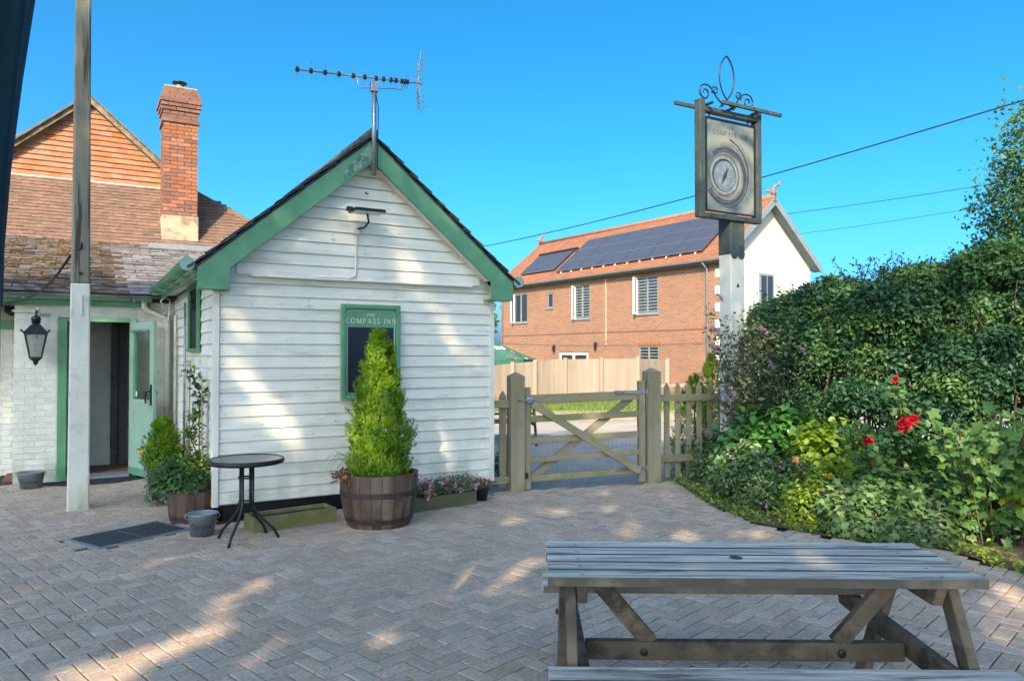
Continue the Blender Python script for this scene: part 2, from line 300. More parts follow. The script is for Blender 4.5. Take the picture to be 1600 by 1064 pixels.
# stroke lettering (serif capitals): strokes in a 0..w by 0..1 cell, (points, width)
def arc(cx, cy, rx, ry, a0, a1, n=14): return [(cx + rx * math.cos(R(a0 + (a1 - a0) * i / n)), cy + ry * math.sin(R(a0 + (a1 - a0) * i / n))) for i in range(n + 1)]
TK, TN, SF = .15, .06, .055
def sf(x, y, w=.13): return ([(x - w, y), (x + w, y)], SF)
GL = {
 'T': (.8, [([(.4, 0), (.4, 1)], TK), ([(.05, .97), (.75, .97)], TN), ([(.06, .97), (.06, .8)], TN), ([(.74, .97), (.74, .8)], TN), sf(.4, .02)]),
 'H': (.9, [([(.18, 0), (.18, 1)], TK), ([(.72, 0), (.72, 1)], TK), ([(.18, .5), (.72, .5)], TN), sf(.18, .02), sf(.18, .98), sf(.72, .02), sf(.72, .98)]),
 'E': (.75, [([(.18, 0), (.18, 1)], TK), ([(.06, .02), (.66, .02)], TN), ([(.06, .98), (.62, .98)], TN), ([(.18, .5), (.5, .5)], TN), ([(.65, .02), (.65, .2)], TN), ([(.61, .98), (.61, .82)], TN)]),
 'C': (.9, [(arc(.5, .5, .38, .5, 50, 310), .11), ([(.76, .98), (.76, .76)], TN), ([(.78, .1), (.78, .2)], TN)]),
 'O': (1.0, [(arc(.5, .5, .40, .49, 0, 360, 24), .12)]),
 'M': (1.15, [([(.16, 0), (.18, 1)], TN), ([(.18, 1), (.56, .05)], TK), ([(.56, .05), (.94, 1)], TN), ([(.96, 0), (.94, 1)], TK), sf(.16, .02), sf(.96, .02), sf(.12, .98, .09), sf(.98, .98, .09)]),
 'P': (.8, [([(.18, 0), (.18, 1)], TK), ([(.06, .98), (.4, .98)] + arc(.42, .74, .26, .24, 90, -90) + [(.18, .5)], .09), sf(.18, .02)]),
 'A': (.95, [([(.14, 0), (.47, 1)], TN), ([(.47, 1), (.82, 0)], TK), ([(.25, .33), (.68, .33)], TN), sf(.14, .02), sf(.82, .02)]),
 'S': (.7, [(arc(.36, .74, .22, .24, 20, 270) + arc(.36, .26, .24, .25, 90, -160), .11)]),
 'I': (.42, [([(.21, 0), (.21, 1)], TK), sf(.21, .02), sf(.21, .98)]),
 'N': (.98, [([(.16, 0), (.16, 1)], TN), ([(.16, 1), (.80, 0)], TK), ([(.80, 0), (.80, 1)], TN), sf(.16, .02), sf(.13, .98, .1), sf(.80, .98)]),
 ' ': (.45, []),
 'h': (.62, [([(.12, 0), (.12, 1)], .2), ([(.5, 0), (.5, 1)], .2), ([(.12, .5), (.5, .5)], .2)]),
 's': (.62, [(arc(.3, .73, .2, .2, 20, 270) + arc(.3, .28, .2, .2, 90, -160), .19)]),
 'c': (.8, [(arc(.45, .45, .36, .48, 45, 320), .15), ([(.7, .8), (.7, .98)], .1)]),
 'o': (.6, [(arc(.28, .3, .22, .28, 0, 360), .13)]), 'r': (.45, [([(.12, 0), (.12, .6)], .13), (arc(.3, .38, .16, .2, 150, 50), .12)]),
 'n': (.6, [([(.1, 0), (.1, .6)], .13), (arc(.28, .38, .18, .2, 180, 0), .12), ([(.46, .38), (.46, 0)], .13)]),
 'a': (.6, [(arc(.26, .26, .2, .25, 0, 360), .12), ([(.48, .55), (.48, 0)], .13)]),
}
def text_mb(txt, h, centre, fn, track=.12):
    """fn(a, b) maps flat text coords to 3D"""
    mb = MB(); wtot = sum(GL[c][0] + track for c in txt) * h; x = -wtot / 2
    for ch in txt:
        w, st = GL[ch]
        for pts, wd in st:
            for (ax, ay), (bx, by) in zip(pts, pts[1:]):
                dx, dy = bx - ax, by - ay; l = math.hypot(dx, dy) or 1; nx, ny = -dy / l * wd / 2, dx / l * wd / 2
                q = [(ax + nx, ay + ny), (ax - nx, ay - ny), (bx - nx, by - ny), (bx + nx, by + ny)]
                mb.add([fn(centre[0] + x + u * h, centre[1] + v * h) for u, v in q], [(0, 1, 2, 3)])
        x += (w + track) * h
    return mb

# ------------------------------------------------------------------ frames
UX, UY = .865, .5015; ANG = math.atan2(UY, UX); S0 = Vector((-2.81, 7.0, 0))
def loc2w(u, v, z=0): return Vector((S0.x + UX * u - UY * v, S0.y + UY * u + UX * v, z))
def w2loc(p): d = Vector(p) - S0; return (d.x * UX + d.y * UY, -d.x * UY + d.y * UX, p[2])

# ------------------------------------------------------------------ ground
MB().add([(-900, -900, -.03), (900, -900, -.03), (900, 900, -.03), (-900, 900, -.03)], [(0, 1, 2, 3)]).build('ground', m_grassland, kind='structure')
GL0, GL1 = Vector((-1.9, 8.02, 0)), Vector((4.2, 9.95, 0))     # gate line
gd = (GL1 - GL0).normalized(); gn = Vector((-gd.y, gd.x, 0))
MB().add([(-.9, 8.33, -.012), (4.2, 9.95, -.012), (13, 14, -.012), (13, 19.5, -.012), (-12, 19.5, -.012), (-12, 14, -.012), (-1.6, 13, -.012)], [tuple(range(7))]).build('car_park', m_asphalt, kind='structure')
MB().add([(-14, 17.2, -.006), (14, 18.2, -.006), (14, 21, .06), (-14, 21, .06)], [(0, 1, 2, 3)]).build('gravel_strip', m_gravel, kind='structure')
MB().add([(-16, 19.3, .012), (16, 20.2, .012), (16, 24.5, .27), (-16, 24.5, .27), (16, 46, -.1), (-16, 46, -.1)], [(0, 1, 2, 3), (3, 2, 4, 5)]).build('grass_verge', m_grassland, kind='structure')
gp = np.stack([rng.uniform(-6, 9, 9000), rng.uniform(19.6, 24.3, 9000), np.zeros(9000)], 1); gp[:, 2] = .02 + (gp[:, 1] - 19.8) * .054
leaves('verge_grass', gp, .16, l_grass, None, T_BLADE, N=np.tile((0, -1, .2), (9000, 1)), D=np.tile((0, 0, 2.5), (9000, 1)), kind='stuff', label='short sunlit grass along the foot of the pale board fence', cat='grass')

pav = MB().add([(-9, -9, 0), (7, -9, 0), (7, 9.6, 0), tuple(GL1 + Vector((0, .05, 0))), tuple(loc2w(3.01, 0)), (-2.9, 9.3, 0), (-3.5, 14, 0), (-9, 14, 0)], [tuple(range(8))]).build('pavement', m_sand, kind='structure')
# herringbone blocks, axes at 45 degrees
bed_edge = [gnd(*p) for p in [(1050, 752), (1110, 790), (1180, 820), (1300, 843), (1480, 862), (1600, 900), (1750, 960), (2050, 1064)]]
def bed_y(x):
    for a, b in zip(bed_edge, bed_edge[1:]):
        if min(a.x, b.x) <= x <= max(a.x, b.x): return a.y + (b.y - a.y) * (x - a.x) / (b.x - a.x)
    return 99 if x < bed_edge[0].x else -9
def pave_ok(x, y):
    if not (-7.2 < x < 6 and 1.2 < y < 12.2): return False
    u, v, _ = w2loc((x, y, 0))
    if u > -.02 and u < 3.03 and v > .02: return False
    if v > 3.44: return False
    if u >= 3.0 and (Vector((x, y, 0)) - GL0).dot(gn) > .02: return False
    if y > bed_y(x) - .03 and x > bed_edge[0].x: return False
    return True
COV = [gnd(121, 842), gnd(172, 857), gnd(287, 833), gnd(223, 821)]
cvc = sum(COV, Vector()) / 4; cva = ((COV[2] - COV[1]) + (COV[3] - COV[0])).normalized(); cvb = Vector((-cva.y, cva.x, 0))
cw, chh = .40, .26
def in_cover(x, y):
    d = Vector((x, y, 0)) - cvc; return abs(d.dot(cva)) < cw + .035 and abs(d.dot(cvb)) < chh + .03
def paver_mesh():
    w, l, c, h = .0915, .1915, .004, .03
    mb = MB(); o = [(-l / 2, -w / 2), (l / 2, -w / 2), (l / 2, w / 2), (-l / 2, w / 2)]
    i = [(-l / 2 + c, -w / 2 + c), (l / 2 - c, -w / 2 + c), (l / 2 - c, w / 2 - c), (-l / 2 + c, w / 2 - c)]
    vs = [(x, y, 0) for x, y in o] + [(x, y, h - .0025) for x, y in o] + [(x, y, h) for x, y in i]
    return mb.add(vs, [(8, 9, 10, 11)] + [(k, (k + 1) % 4, 4 + (k + 1) % 4, 4 + k) for k in range(4)] + [(4 + k, 4 + (k + 1) % 4, 8 + (k + 1) % 4, 8 + k) for k in range(4)])
pm = paver_mesh(); pmesh = pm.mesh('paving_block', m_paver); spots = []
a0 = R(46); ex = Vector((math.cos(a0), math.sin(a0), 0)); ey = Vector((-ex.y, ex.x, 0)); W1 = .1
for i in range(-160, 160):
    for j in range(-160, 160):
        k = (i - j) % 4
        if k == 0: cx, cy, an = (i + 1) * W1, (j + .5) * W1, 0
        elif k == 3: cx, cy, an = (i + .5) * W1, (j + 1) * W1, math.pi / 2     # vertical block covers (i,j),(i,j+1)
        else: continue
        p = ex * cx + ey * cy
        if pave_ok(p.x, p.y) and not in_cover(p.x, p.y): spots.append((p.x, p.y, a0 + an))
def vis(s): 
    k = abs(s[0] / s[1]); y = 553 + F * 1.6 / s[1]
    return k < .70 and y < 1075
vs_ = sorted([s for s in spots if vis(s)], key=lambda s: math.hypot(s[0], s[1])); near = set(vs_[:298])
allmb = MB()
for s in spots:
    dz = random.uniform(-.0022, .0022) - .015; tx, ty = random.gauss(0, .006), random.gauss(0, .006); rz = s[2] + random.gauss(0, .008)
    if s in near: put('paving_block', pmesh, pav, (s[0], s[1], dz), rot=(tx, ty, rz))
    else:
        m = Matrix.Translation((s[0], s[1], dz)) @ Matrix.Rotation(rz, 4, 'Z') @ Matrix.Rotation(ty, 4, 'Y') @ Matrix.Rotation(tx, 4, 'X')
        allmb.add([m @ Vector(v) for v in pm.v], pm.f)
allmb.build('paving_blocks', m_paver, pav, kind='stuff')
# small weeds and moss tufts in the joints
wp = []
for i in range(1000):
    x = random.choice([random.uniform(-3.6, -.9), random.uniform(-3.2, 2)]); y = random.uniform(3.4, 7.2)
    wp += [(x + random.gauss(0, .02), y + random.gauss(0, .02), .006) for _ in range(4)]
wp = [p for p in wp if pave_ok(p[0], p[1])]
leaves('joint_weeds', wp, .019, l_grass, None, T_OVAL, kind='stuff', label='tiny green weeds and moss in the paving joints', cat='weeds')
fl = [(random.uniform(-3.6, 3), random.uniform(3.4, 9), .012) for _ in range(420)]
leaves('fallen_leaves', [p for p in fl if pave_ok(p[0], p[1])], .022, l_dry, None, T_OVAL, nrand=.25, kind='stuff', label='scattered fallen petals and dry leaves on the paving', cat='leaf litter')
MB().add([tuple(p) for p in [Vector((bed_edge[0].x, bed_edge[0].y, .02))] + [Vector((q.x, q.y, .02)) for q in bed_edge[1:]]] + [(9, 2, .02), (9, 14, .02), (2.1, 9.15, .02)], [tuple(range(11))]).build('flower_bed_soil', m_dirt, kind='structure')
edge_pts = [gnd(x, y) for x, y in [(1070, 768), (1130, 803), (1200, 829), (1330, 849), (1480, 868), (1600, 908)]]
eb = MB()

# drain cover
cv = thing('drain_cover', 'dark iron drain cover set in the paving by the white post', 'drain cover', cvc, math.atan2(cva.y, cva.x))
MB().box(-cw - .02, cw + .02, -chh - .02, chh + .02, .004, .0225).build('frame', m_lead, cv)
for i in range(2):
    MB().box(-cw + .02 + i * (cw - .015), -.007 + i * (cw - .012), -chh + .02, chh - .02, .012, .026).build('cover_plate', m_cover, cv)
rb = MB()
for i in range(22):
    for j in range(12):
        x = -cw + .045 + i * .0345; y = -chh + .045 + j * .0385
        if abs(x) > .02: rb.box(x - .010, x + .010, y - .005, y + .005, .026, .030)
rb.build('tread_pattern', m_cover, cv, kind='stuff')

# ------------------------------------------------------------------ weatherboarded building
sh = thing('weatherboarded_outbuilding', 'white weatherboarded gabled building with green barge boards beside the gate', 'building', S0, ANG)
SW, SD, EX = 3.01, 3.45, .1165
MB().box(.03, SW - .03, .03, SD, .17, 2.36).build('wall_core', m_siding, sh)
MB().box(.12, SW - .12, .12, SD - .1, 0, .175).build('plinth', m_dark, sh)
AP = 3.66; PT = math.tan(R(40.2))
def half(z): return (AP - z) / PT
gprof = [(.03, 2.34), (SW - .03, 2.34), (1.505 + half(2.42) - .06, 2.42), (1.505, AP - .05), (1.505 - half(2.42) + .06, 2.42)]
MB().prism(gprof, .0, SD).build('gable_core', m_siding, sh)
nails = MB()
def board(x0, x1, x2, x3, z0, z1, y, name='weatherboard'):
    if x1 - x0 > 1.6 and random.random() < .45:
        j = x0 + (x1 - x0) * random.uniform(.25, .75)
        for xx in (j - .012, j + .015): nails.box(xx - .003, xx + .003, y - .0305, y - .02, z0 + .03, z0 + .036)
        board0(x0, j - .001, j - .001, x3, z0, z1, y, name); return board0(j + .0015, x1, x2, j + .0015, z0, z1, y, name)
    return board0(x0, x1, x2, x3, z0, z1, y, name)
def board0(x0, x1, x2, x3, z0, z1, y, name='weatherboard'):
    """front board: bottom x0..x1, top x3..x2; bevelled lap profile facing -y"""
    e = random.uniform(-.0015, .0015); t = random.uniform(-.0012, .0012)
    for q in (.02, .35, .68, .98):
        xx = x0 + (x1 - x0) * q + random.uniform(-.02, .02); nails.box(xx - .0035, xx + .0035, y - .0285, y - .02, z0 + .030, z0 + .037)
    pr = [(y - .030 + e, z0 + t), (y - .0285 + e, z0 + .006), (y - .016, z1 - .012), (y - .010, z1 - .001), (y + .01, z1), (y + .01, z0 + t)]
    mb = MB(); n = len(pr); zs = z1 - z0
    vs = [(x0 + (x3 - x0) * (z - z0) / zs, yy, z) for yy, z in pr] + [(x1 + (x2 - x1) * (z - z0) / zs, yy, z) for yy, z in pr]
    mb.add(vs, [tuple(range(n))[::-1], tuple(range(n, 2 * n))] + [(i, (i + 1) % n, (i + 1) % n + n, i + n) for i in range(n)])
    return mb.build(name, m_siding, sh)
z = .185
while z < 2.34:
    z1 = min(z + EX, 2.36); board(.055, SW - .055, SW - .055, .055, z, z1, .03); z = z1
z = 2.365; yb = -.008
MB().box(.33, SW - .3, -.055, .01, 2.345, 2.364).build('drip_strip', m_trim, sh)
while z < AP - .1:
    z1 = z + .1195; b0, b1 = half(z) - .02, max(half(min(z1, AP)) - .02, .03)
    board(1.505 - min(b0, 1.3), 1.505 + min(b0, 1.3), 1.505 + min(b1, 1.3), 1.505 - min(b1, 1.3), z, z1 - .0006, yb); z = z1
nails.build('nail_heads', m_hoop, sh, kind='stuff')
for x0, x1 in ((0, .055), (SW - .055, SW)):
    MB().box(x0, x1, -.012, .06, .16, 2.37).build('corner_board', m_trim, sh, bevel=.004)
z = .185
while z < 2.34:       # side wall boards facing -x
    z1 = min(z + EX, 2.36); e = random.uniform(-.0015, .0015)
    pr = [(-.0 + e, z), (.0015 + e, z + .006), (.014, z1 - .012), (.02, z1 - .001), (.05, z1), (.05, z)]
    mb = MB(); n = len(pr); mb.add([(x, .061, q) for x, q in pr] + [(x, SD, q) for x, q in pr], [tuple(range(n)), tuple(range(n, 2 * n))[::-1]] + [((i + 1) % n, i, i + n, (i + 1) % n + n) for i in range(n)])
    mb.build('side_weatherboard', m_siding, sh); z = z1
# barge boards
def barge(sgn):
    c = 1.505; o = 1.665; zt = 3.80
    def P(d, dz): return (c + sgn * d, zt - d * PT + dz)
    bw = .235
    foot = [P(o, 0), P(0, 0), P(0, -bw * 1.12), P(o - .36, -bw * 1.12)]
    fz = P(o, 0)[1] - .195
    poly = [P(o, 0), P(0, 0), P(0, -bw), (c + sgn * (o - .28), P(o - .28, -bw)[1]), (c + sgn * (o - .28), fz), (c + sgn * o, fz)]
    MB().prism(poly, -.165, -.135).build('barge_board', m_green, sh, bevel=.004)
    MB().prism([P(o - .3, -bw), P(.0, -bw), P(0, -bw + .03), P(o - .3, -bw + .03)], -.133, -.01).build('soffit_board', m_trim, sh)
    MB().prism([(c + sgn * (o - .29), fz), (c + sgn * (o - .01), fz), (c + sgn * (o - .01), fz + .02), (c + sgn * (o - .29), fz + .02)], -.133, .02).build('barge_foot_soffit', m_green, sh)
barge(-1); barge(1)
MB().prism([(1.505 - .30, 3.80 - .30 * PT - .20), (1.505 - .30, 3.80 - .30 * PT - .10), (1.505 - .02, 3.80 - .02 * PT - .03), (1.505 - .02, 3.80 - .02 * PT - .20)], -.172, -.166).build('flaking_apex_patch', m_flake, sh, label='flaking pale paint patch at the gable apex')
# roof
for sgn in (-1, 1):
    c = 1.505; o = 1.70
    MB().prism([(c, 3.80), (c + sgn * o, 3.80 - o * PT), (c + sgn * o, 3.80 - o * PT + .03), (c, 3.83)], -.155, SD + .1).build('roof_deck', m_darkslate, sh)
    rows = 11; L_ = (o + .03) / math.cos(R(40.2)); g = L_ / rows; ca, sa = math.cos(R(40.2)), math.sin(R(40.2))
    for i in range(rows):
        y = -.19 - (i % 2) * .13
        while y < SD + .05:
            y1 = min(y + .26, SD + .12); ys = max(y, -.195 + random.uniform(-.012, .012))
            s0 = L_ - i * g + random.uniform(-.008, .008); s1 = s0 - g * 1.5; t = random.uniform(.010, .016)
            if s1 < 0: s1 = 0
            def Q(s, h): return (c + sgn * (s * ca + h * sa), 3.83 - s * sa + h * ca)
            l0 = .022 + random.uniform(0, .006)
            if ys < y1 - .03: MB().prism([Q(s0, l0), Q(s1, .004), Q(s1, .004 + t * .7), Q(s0, l0 + t)], ys, y1 - .004).build('roof_slate', m_darkslate, sh)
            y += .26
MB().tube([(1.505, -.17, 3.865), (1.505, SD + .1, 3.865)], .055, 10).build('ridge_roll', m_darkslate, sh, smooth=True)
# gutters
def gutter(mb, a, b, r, up=Vector((0, 0, 1)), n=8):
    a, b = Vector(a), Vector(b); d = (b - a).normalized(); x = d.cross(up).normalized(); vs = []
    for p in (a, b):
        for rr in (r, r - .006):
            for k in range(n + 1):
                t = math.pi * k / n; vs.append(p + x * math.cos(t) * rr - up * math.sin(t) * rr)
    m = n + 1; fs = []
    for k in range(n): fs += [(k, k + 1, 2 * m + k + 1, 2 * m + k), (m + k + 1, m + k, 3 * m + k, 3 * m + k + 1), (k + 1, k, m + k, m + k + 1), (2 * m + k, 2 * m + k + 1, 3 * m + k + 1, 3 * m + k)]
    fs += [(0, m, 3 * m, 2 * m), (m - 1, 2 * m - 1, 4 * m - 1, 3 * m - 1)[::-1]]
    return mb.add(vs, fs)
for x in (-.245, SW + .235):
    g = gutter(MB(), (x, -.15, 2.435), (x, SD - .1, 2.42), .066).build('gutter', m_green, sh, smooth=True)
    cap = MB().lathe([(.0, 0), (.066, 0), (.066, .008), (0, .008)], (0, 0, 0), 16, False, Matrix.Rotation(R(90), 3, 'X'))
    cap.build('gutter_end', m_palegreen, g).location = (x, -.152, 2.42)
    MB().box(x + (.07 if x < 0 else -.09), x + (.09 if x < 0 else -.07), -.12, SD - .05, 2.31, 2.43).build('fascia', m_green, sh)
    MB().box(min(x + .03, x + .24) if x < 0 else x - .24, x + .24 if x < 0 else x - .02, -.10, SD - .05, 2.36, 2.375).build('eaves_soffit', m_trim, sh)
    for i in range(4): MB().box(x - .07, x + .09, .35 + i * .8, .375 + i * .8, 2.33, 2.352).build('gutter_bracket', m_green, g)
# side window
w = MB().box(-.045, -.002, .84, 1.66, 1.62, 1.66).build('side_window', m_green, sh)
MB().box(-.035, -.004, .86, .92, 1.66, 2.36).build('frame', m_green, w); MB().box(-.035, -.004, 1.58, 1.64, 1.66, 2.36).build('frame', m_green, w)
MB().box(-.035, -.004, .921, 1.579, 2.30, 2.36).build('frame', m_green, w); MB().box(-.014, -.006, .921, 1.579, 1.66, 2.299).build('glass', m_glassd, w)
# slim pipe and batten up the side
MB().tube([(-.02, 2.0, .5), (-.02, 2.0, 2.2)], .012, 8).build('side_pipe', m_alu, sh, smooth=True)
MB().tube([(-.02, 3.0, .3), (-.02, 3.0, 2.1)], .02, 8).build('side_pipe', m_trim, sh, smooth=True)
# stud marks and hook on gable
MB().tube([(1.47, -.035, 3.27), (1.47, -.06, 3.27), (1.478, -.065, 3.255), (1.49, -.06, 3.26)], .007, 6).build('hook', m_dark, sh)
# conduit to floodlight
cd_ = MB().tube([(.95, -.043, 2.375), (1.30, -.046, 2.375), (1.36, -.048, 2.40), (1.365, -.048, 2.47), (1.37, -.046, 2.86), (1.36, -.046, 2.90)], .010, 8).build('conduit', m_trim, sh, smooth=True)
MB().box(1.335, 1.395, -.075, -.04, 2.83, 2.92).build('junction_box', m_trim, cd_, bevel=.005)
fl_ = thing('floodlight', 'slim black floodlight on a bent arm under the white gable', 'floodlight', loc2w(1.37, -.05, 2.9), ANG)
MB().tube([(.0, -.02, -.02), (.07, -.04, .0), (.10, -.09, .05), (.06, -.16, .12)], .010, 8).build('arm', m_dark, fl_, smooth=True)
MB().box(-.11, .21, -.30, -.06, .125, .155).build('lamp_head', m_dark, fl_, bevel=.01)
MB().box(-.09, .19, -.28, -.08, .1235, .126).build('lens', m_white, fl_)
MB().box(-.17, -.11, -.24, -.18, .12, .165).build('sensor', m_dark, fl_, bevel=.008)

# chalkboard sign
cb = thing('wall_chalkboard', 'green framed blackboard reading THE COMPASS INN on the white boards behind the conifer', 'chalkboard', loc2w(1.21, -.003, 1.13), ANG)
BW, BH = .64, .98
MB().box(.03, BW - .03, -.045, -.028, .03, BH - .03).build('green_panel', m_green, cb)
for x0, x1, z0, z1 in ((0, .045, 0, BH), (BW - .045, BW, 0, BH), (.045, BW - .045, 0, .045), (.045, BW - .045, BH - .045, BH)):
    MB().box(x0, x1, -.068, -.026, z0, z1).build('frame', m_green, cb, bevel=.008)
MB().add([(.075, -.0475, .075), (BW - .09, -.0475, .075), (BW - .075, -.0475, .09), (BW - .075, -.0475, BH - .235), (.075, -.0475, BH - .235), (.075, -.0475, .09)], [(0, 1, 2, 3, 4, 5)]).build('writing_surface', m_black, cb)
def fr(x, z): return (x, -.0505, z)
text_mb('COMPASS INN', .052, (BW / 2 + .005, BH - .195), fr, .16).build('lettering', m_letter, cb)
text_mb('THE', .034, (BW / 2, BH - .125), fr, .16).build('lettering', m_letter, cb)
bl = MB(); bo = [(.085, .065), (BW - .085, .065), (BW - .065, .085), (BW - .065, BH - .095), (BW - .085, BH - .07), (.085, BH - .07), (.065, BH - .095), (.065, .085)]
for (a, b), (c, d) in zip(bo, bo[1:] + bo[:1]): bl.bar((a, -.049, b), (c, -.049, d), .002, .005, (0, 1, 0))
bl.build('border_line', m_letter, cb)

# TV aerial
an = thing('tv_aerial', 'long grey television aerial on a steel mast above the gable apex', 'aerial', loc2w(1.505, -.19, 3.42), ANG)
MB().tube([(0, 0, 0), (0, 0, .95)], .024, 12).build('mast', m_alu, an, smooth=True)
MB().box(-.04, .04, -.03, .03, .86, .97).build('clamp', m_alu, an, bevel=.006)
MB().box(-.03, .03, .015, .05, .25, .29).build('wall_bracket', m_zinc, an)
bd = Vector((1, -.22, 0)).normalized()     # boom direction in local frame
A = Vector((-.80, .03, .955)); Bq = Vector((.52, -.03, 1.035)); MB().tube([A, Bq], .010, 8).build('boom', m_zinc, an)
bdir = (Bq - A).normalized(); side = bdir.cross(Vector((0, 0, 1))).normalized(); upv = side.cross(bdir)
for i in range(13):
    t = [.02, .12, .225, .33, .44, .53, .62, .68, .74, .78, .83, .86, .875][i]; p = A.lerp(Bq, t); hgt = .085 - i * .002
    d = MB().box(-.016, .016, -.012, .012, -.022, .022); d.v = [tuple(p + Vector(v)) for v in d.v]
    q = d.build('director', m_dark, an)
    c1 = MB()
    for s1 in (-1, 1): c1.tube([p + upv * hgt * s1 + side * .03 * s1, p - upv * .01 * s1], .003, 5)
    c1.tube([p + side * .07, p - side * .07], .003, 5); c1.build('element', m_zinc, q)
MB().tube([A.lerp(Bq, .47), A.lerp(Bq, .48) + Vector((0, 0, -.12)), Vector((-.03, 0, .90)), Vector((.02, 0, .90)), Vector((.16, 0, .93)), Vector((.3, 0, .94)), A.lerp(Bq, .86)], .007, 6).build('brace', m_zinc, an, smooth=True)
for s1 in (-1, 1):
    rf = MB(); base = A.lerp(Bq, .965)
    for k in range(5):
        h = .03 + k * .055; off = Vector((-.012 * k, 0, 0))
        c = base + Vector((0, 0, s1 * h)) + bdir * (.01 + .01 * k)
        rf.tube([c - side * .14 + upv * .03, c + side * .14 - upv * .03], .0035, 5); rf.tube([c - side * .02, c + side * .02 + Vector((-.03, 0, s1 * .09))], .0035, 5)
    rf.tube([base, base + Vector((.03, .02, s1 * .24))], .007, 6); rf.tube([base + Vector((-.03, -.09, s1 * .05)), base + Vector((-.02, -.12, s1 * .30))], .005, 6); rf.tube([base + Vector((.03, .09, s1 * .0)), base + Vector((.04, .10, s1 * .25))], .005, 6)
    rf.build('reflector', m_zinc, an)
MB().tube([(0, -.02, .9), (.035, -.03, .7), (.028, -.03, .3), (.03, -.02, .05)], .005, 6).build('aerial_cable', m_cable, an)

# ------------------------------------------------------------------ brick pub with tiled roofs
pb = thing('brick_pub', 'white painted brick pub wing with green door frame, mossy slates and tile hung gable', 'building', S0, ANG)
WV = 3.5; DL, DR, DT = -1.222, -.516, 2.01
MB().box(-1.77, DL - .10, WV + .012, WV + .22, 0, 2.28).build('wall', m_whitebrick, pb)
MB().box(DR + .075, .4, WV + .012, WV + .22, 0, 2.28).build('wall', m_whitebrick, pb)
MB().box(DL - .10, DR + .075, WV + .012, WV + .22, DT + .05, 2.28).build('wall', m_whitebrick, pb)
MB().box(-1.77, -1.55, WV + .22, 4.45, 0, 2.28).build('wall', m_whitebrick, pb)
MB().box(-5, -1.77, 4.412, 4.6, 0, 2.0).build('wall', m_whitebrick, pb)
def bricks(x0, x1, z0, z1, y, yb, parent=pb, mat=m_whitebrick, ch=.075, bl=.225, face='y', nm='brick', jt=.005):
    r = 0; z = z0
    while z < z1 - .02:
        x = x0 - (r % 2) * bl / 2
        while x < x1 - .01:
            a, b = max(x, x0), min(x + bl - jt, x1); e = random.uniform(-.0015, .0015)
            if b - a > .02:
                zz = min(z + ch - jt, z1)
                if face == 'y': MB().box(a, b, y + e, yb, z, zz).build(nm, mat, parent, bevel=0)
                else: MB().box(y + e, yb, a, b, z, zz).build(nm, mat, parent)
            x += bl
        z += ch; r += 1
bricks(-1.78, DL - .102, .004, 2.21, WV + .004, WV + .02)
bricks(DL - .1, DR + .07, DT + .055, 2.21, WV, WV + .02)
bricks(DR + .077, .0, .9, 2.21, WV, WV + .02)
bricks(-2.3, -1.785, .08, 1.97, 4.4, 4.42)
# fascia, gutter, door frame
MB().box(-2.3, -.28, WV - .06, WV + .015, 2.21, 2.34).build('fascia', m_green, pb)
g = gutter(MB(), (-3.6, WV - .13, 2.345), (-.27, WV - .13, 2.335), .058).build('gutter', m_palegreen, pb, smooth=True)
for i in range(4): MB().box(-2.3 + i * .6, -2.27 + i * .6, WV - .195, WV - .06, 2.27, 2.35).build('gutter_bracket', m_palegreen, g)
MB().box(-3.6, -1.8, 4.3, 4.4, 1.93, 2.05).build('fascia', m_green, pb)
MB().tube([(-.36, WV - .13, 2.30), (-.36, WV - .13, 2.22), (-.33, WV - .11, 2.18), (-.10, WV - .06, 2.08), (-.075, WV - .05, 2.04), (-.075, WV - .05, .1)], .034, 10).build('downpipe', m_trim, pb, smooth=True)
fj = MB().box(DL - .10, DL, WV - .035, WV + .10, 0, DT + .05).build('door_frame', m_green, pb, bevel=.005)
MB().box(DR, DR + .075, WV - .035, WV + .10, 0, DT + .05).build('jamb', m_palegreen, fj, bevel=.005); MB().box(DL, DR, WV - .035, WV + .10, DT, DT + .05).build('head', m_green, fj, bevel=.005)
MB().box(DL, DR, WV - .10, WV + .2, .005, .05).build('threshold', m_lead, pb)
# hallway behind the open door
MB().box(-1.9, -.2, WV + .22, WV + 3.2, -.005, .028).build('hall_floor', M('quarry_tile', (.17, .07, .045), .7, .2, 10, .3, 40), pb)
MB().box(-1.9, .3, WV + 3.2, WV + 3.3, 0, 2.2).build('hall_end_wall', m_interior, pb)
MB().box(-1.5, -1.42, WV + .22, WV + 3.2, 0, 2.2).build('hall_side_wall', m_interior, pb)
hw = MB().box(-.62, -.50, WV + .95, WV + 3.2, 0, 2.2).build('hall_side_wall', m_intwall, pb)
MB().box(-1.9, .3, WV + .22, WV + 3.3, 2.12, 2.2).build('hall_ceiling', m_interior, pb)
MB().box(-.70, -.62, WV + .9, WV + .98, 0, 2.1).build('inner_door_post', m_signwood, pb)
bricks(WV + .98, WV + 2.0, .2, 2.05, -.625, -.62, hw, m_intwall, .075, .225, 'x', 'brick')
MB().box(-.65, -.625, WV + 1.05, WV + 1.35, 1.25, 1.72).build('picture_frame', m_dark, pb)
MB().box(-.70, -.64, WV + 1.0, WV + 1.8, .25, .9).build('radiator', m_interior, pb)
# back fill walls so nothing is see-through
MB().box(-5, 2.6, 4.62, 11, 0, 2.7).build('rear_wall', m_whitebrick, pb)
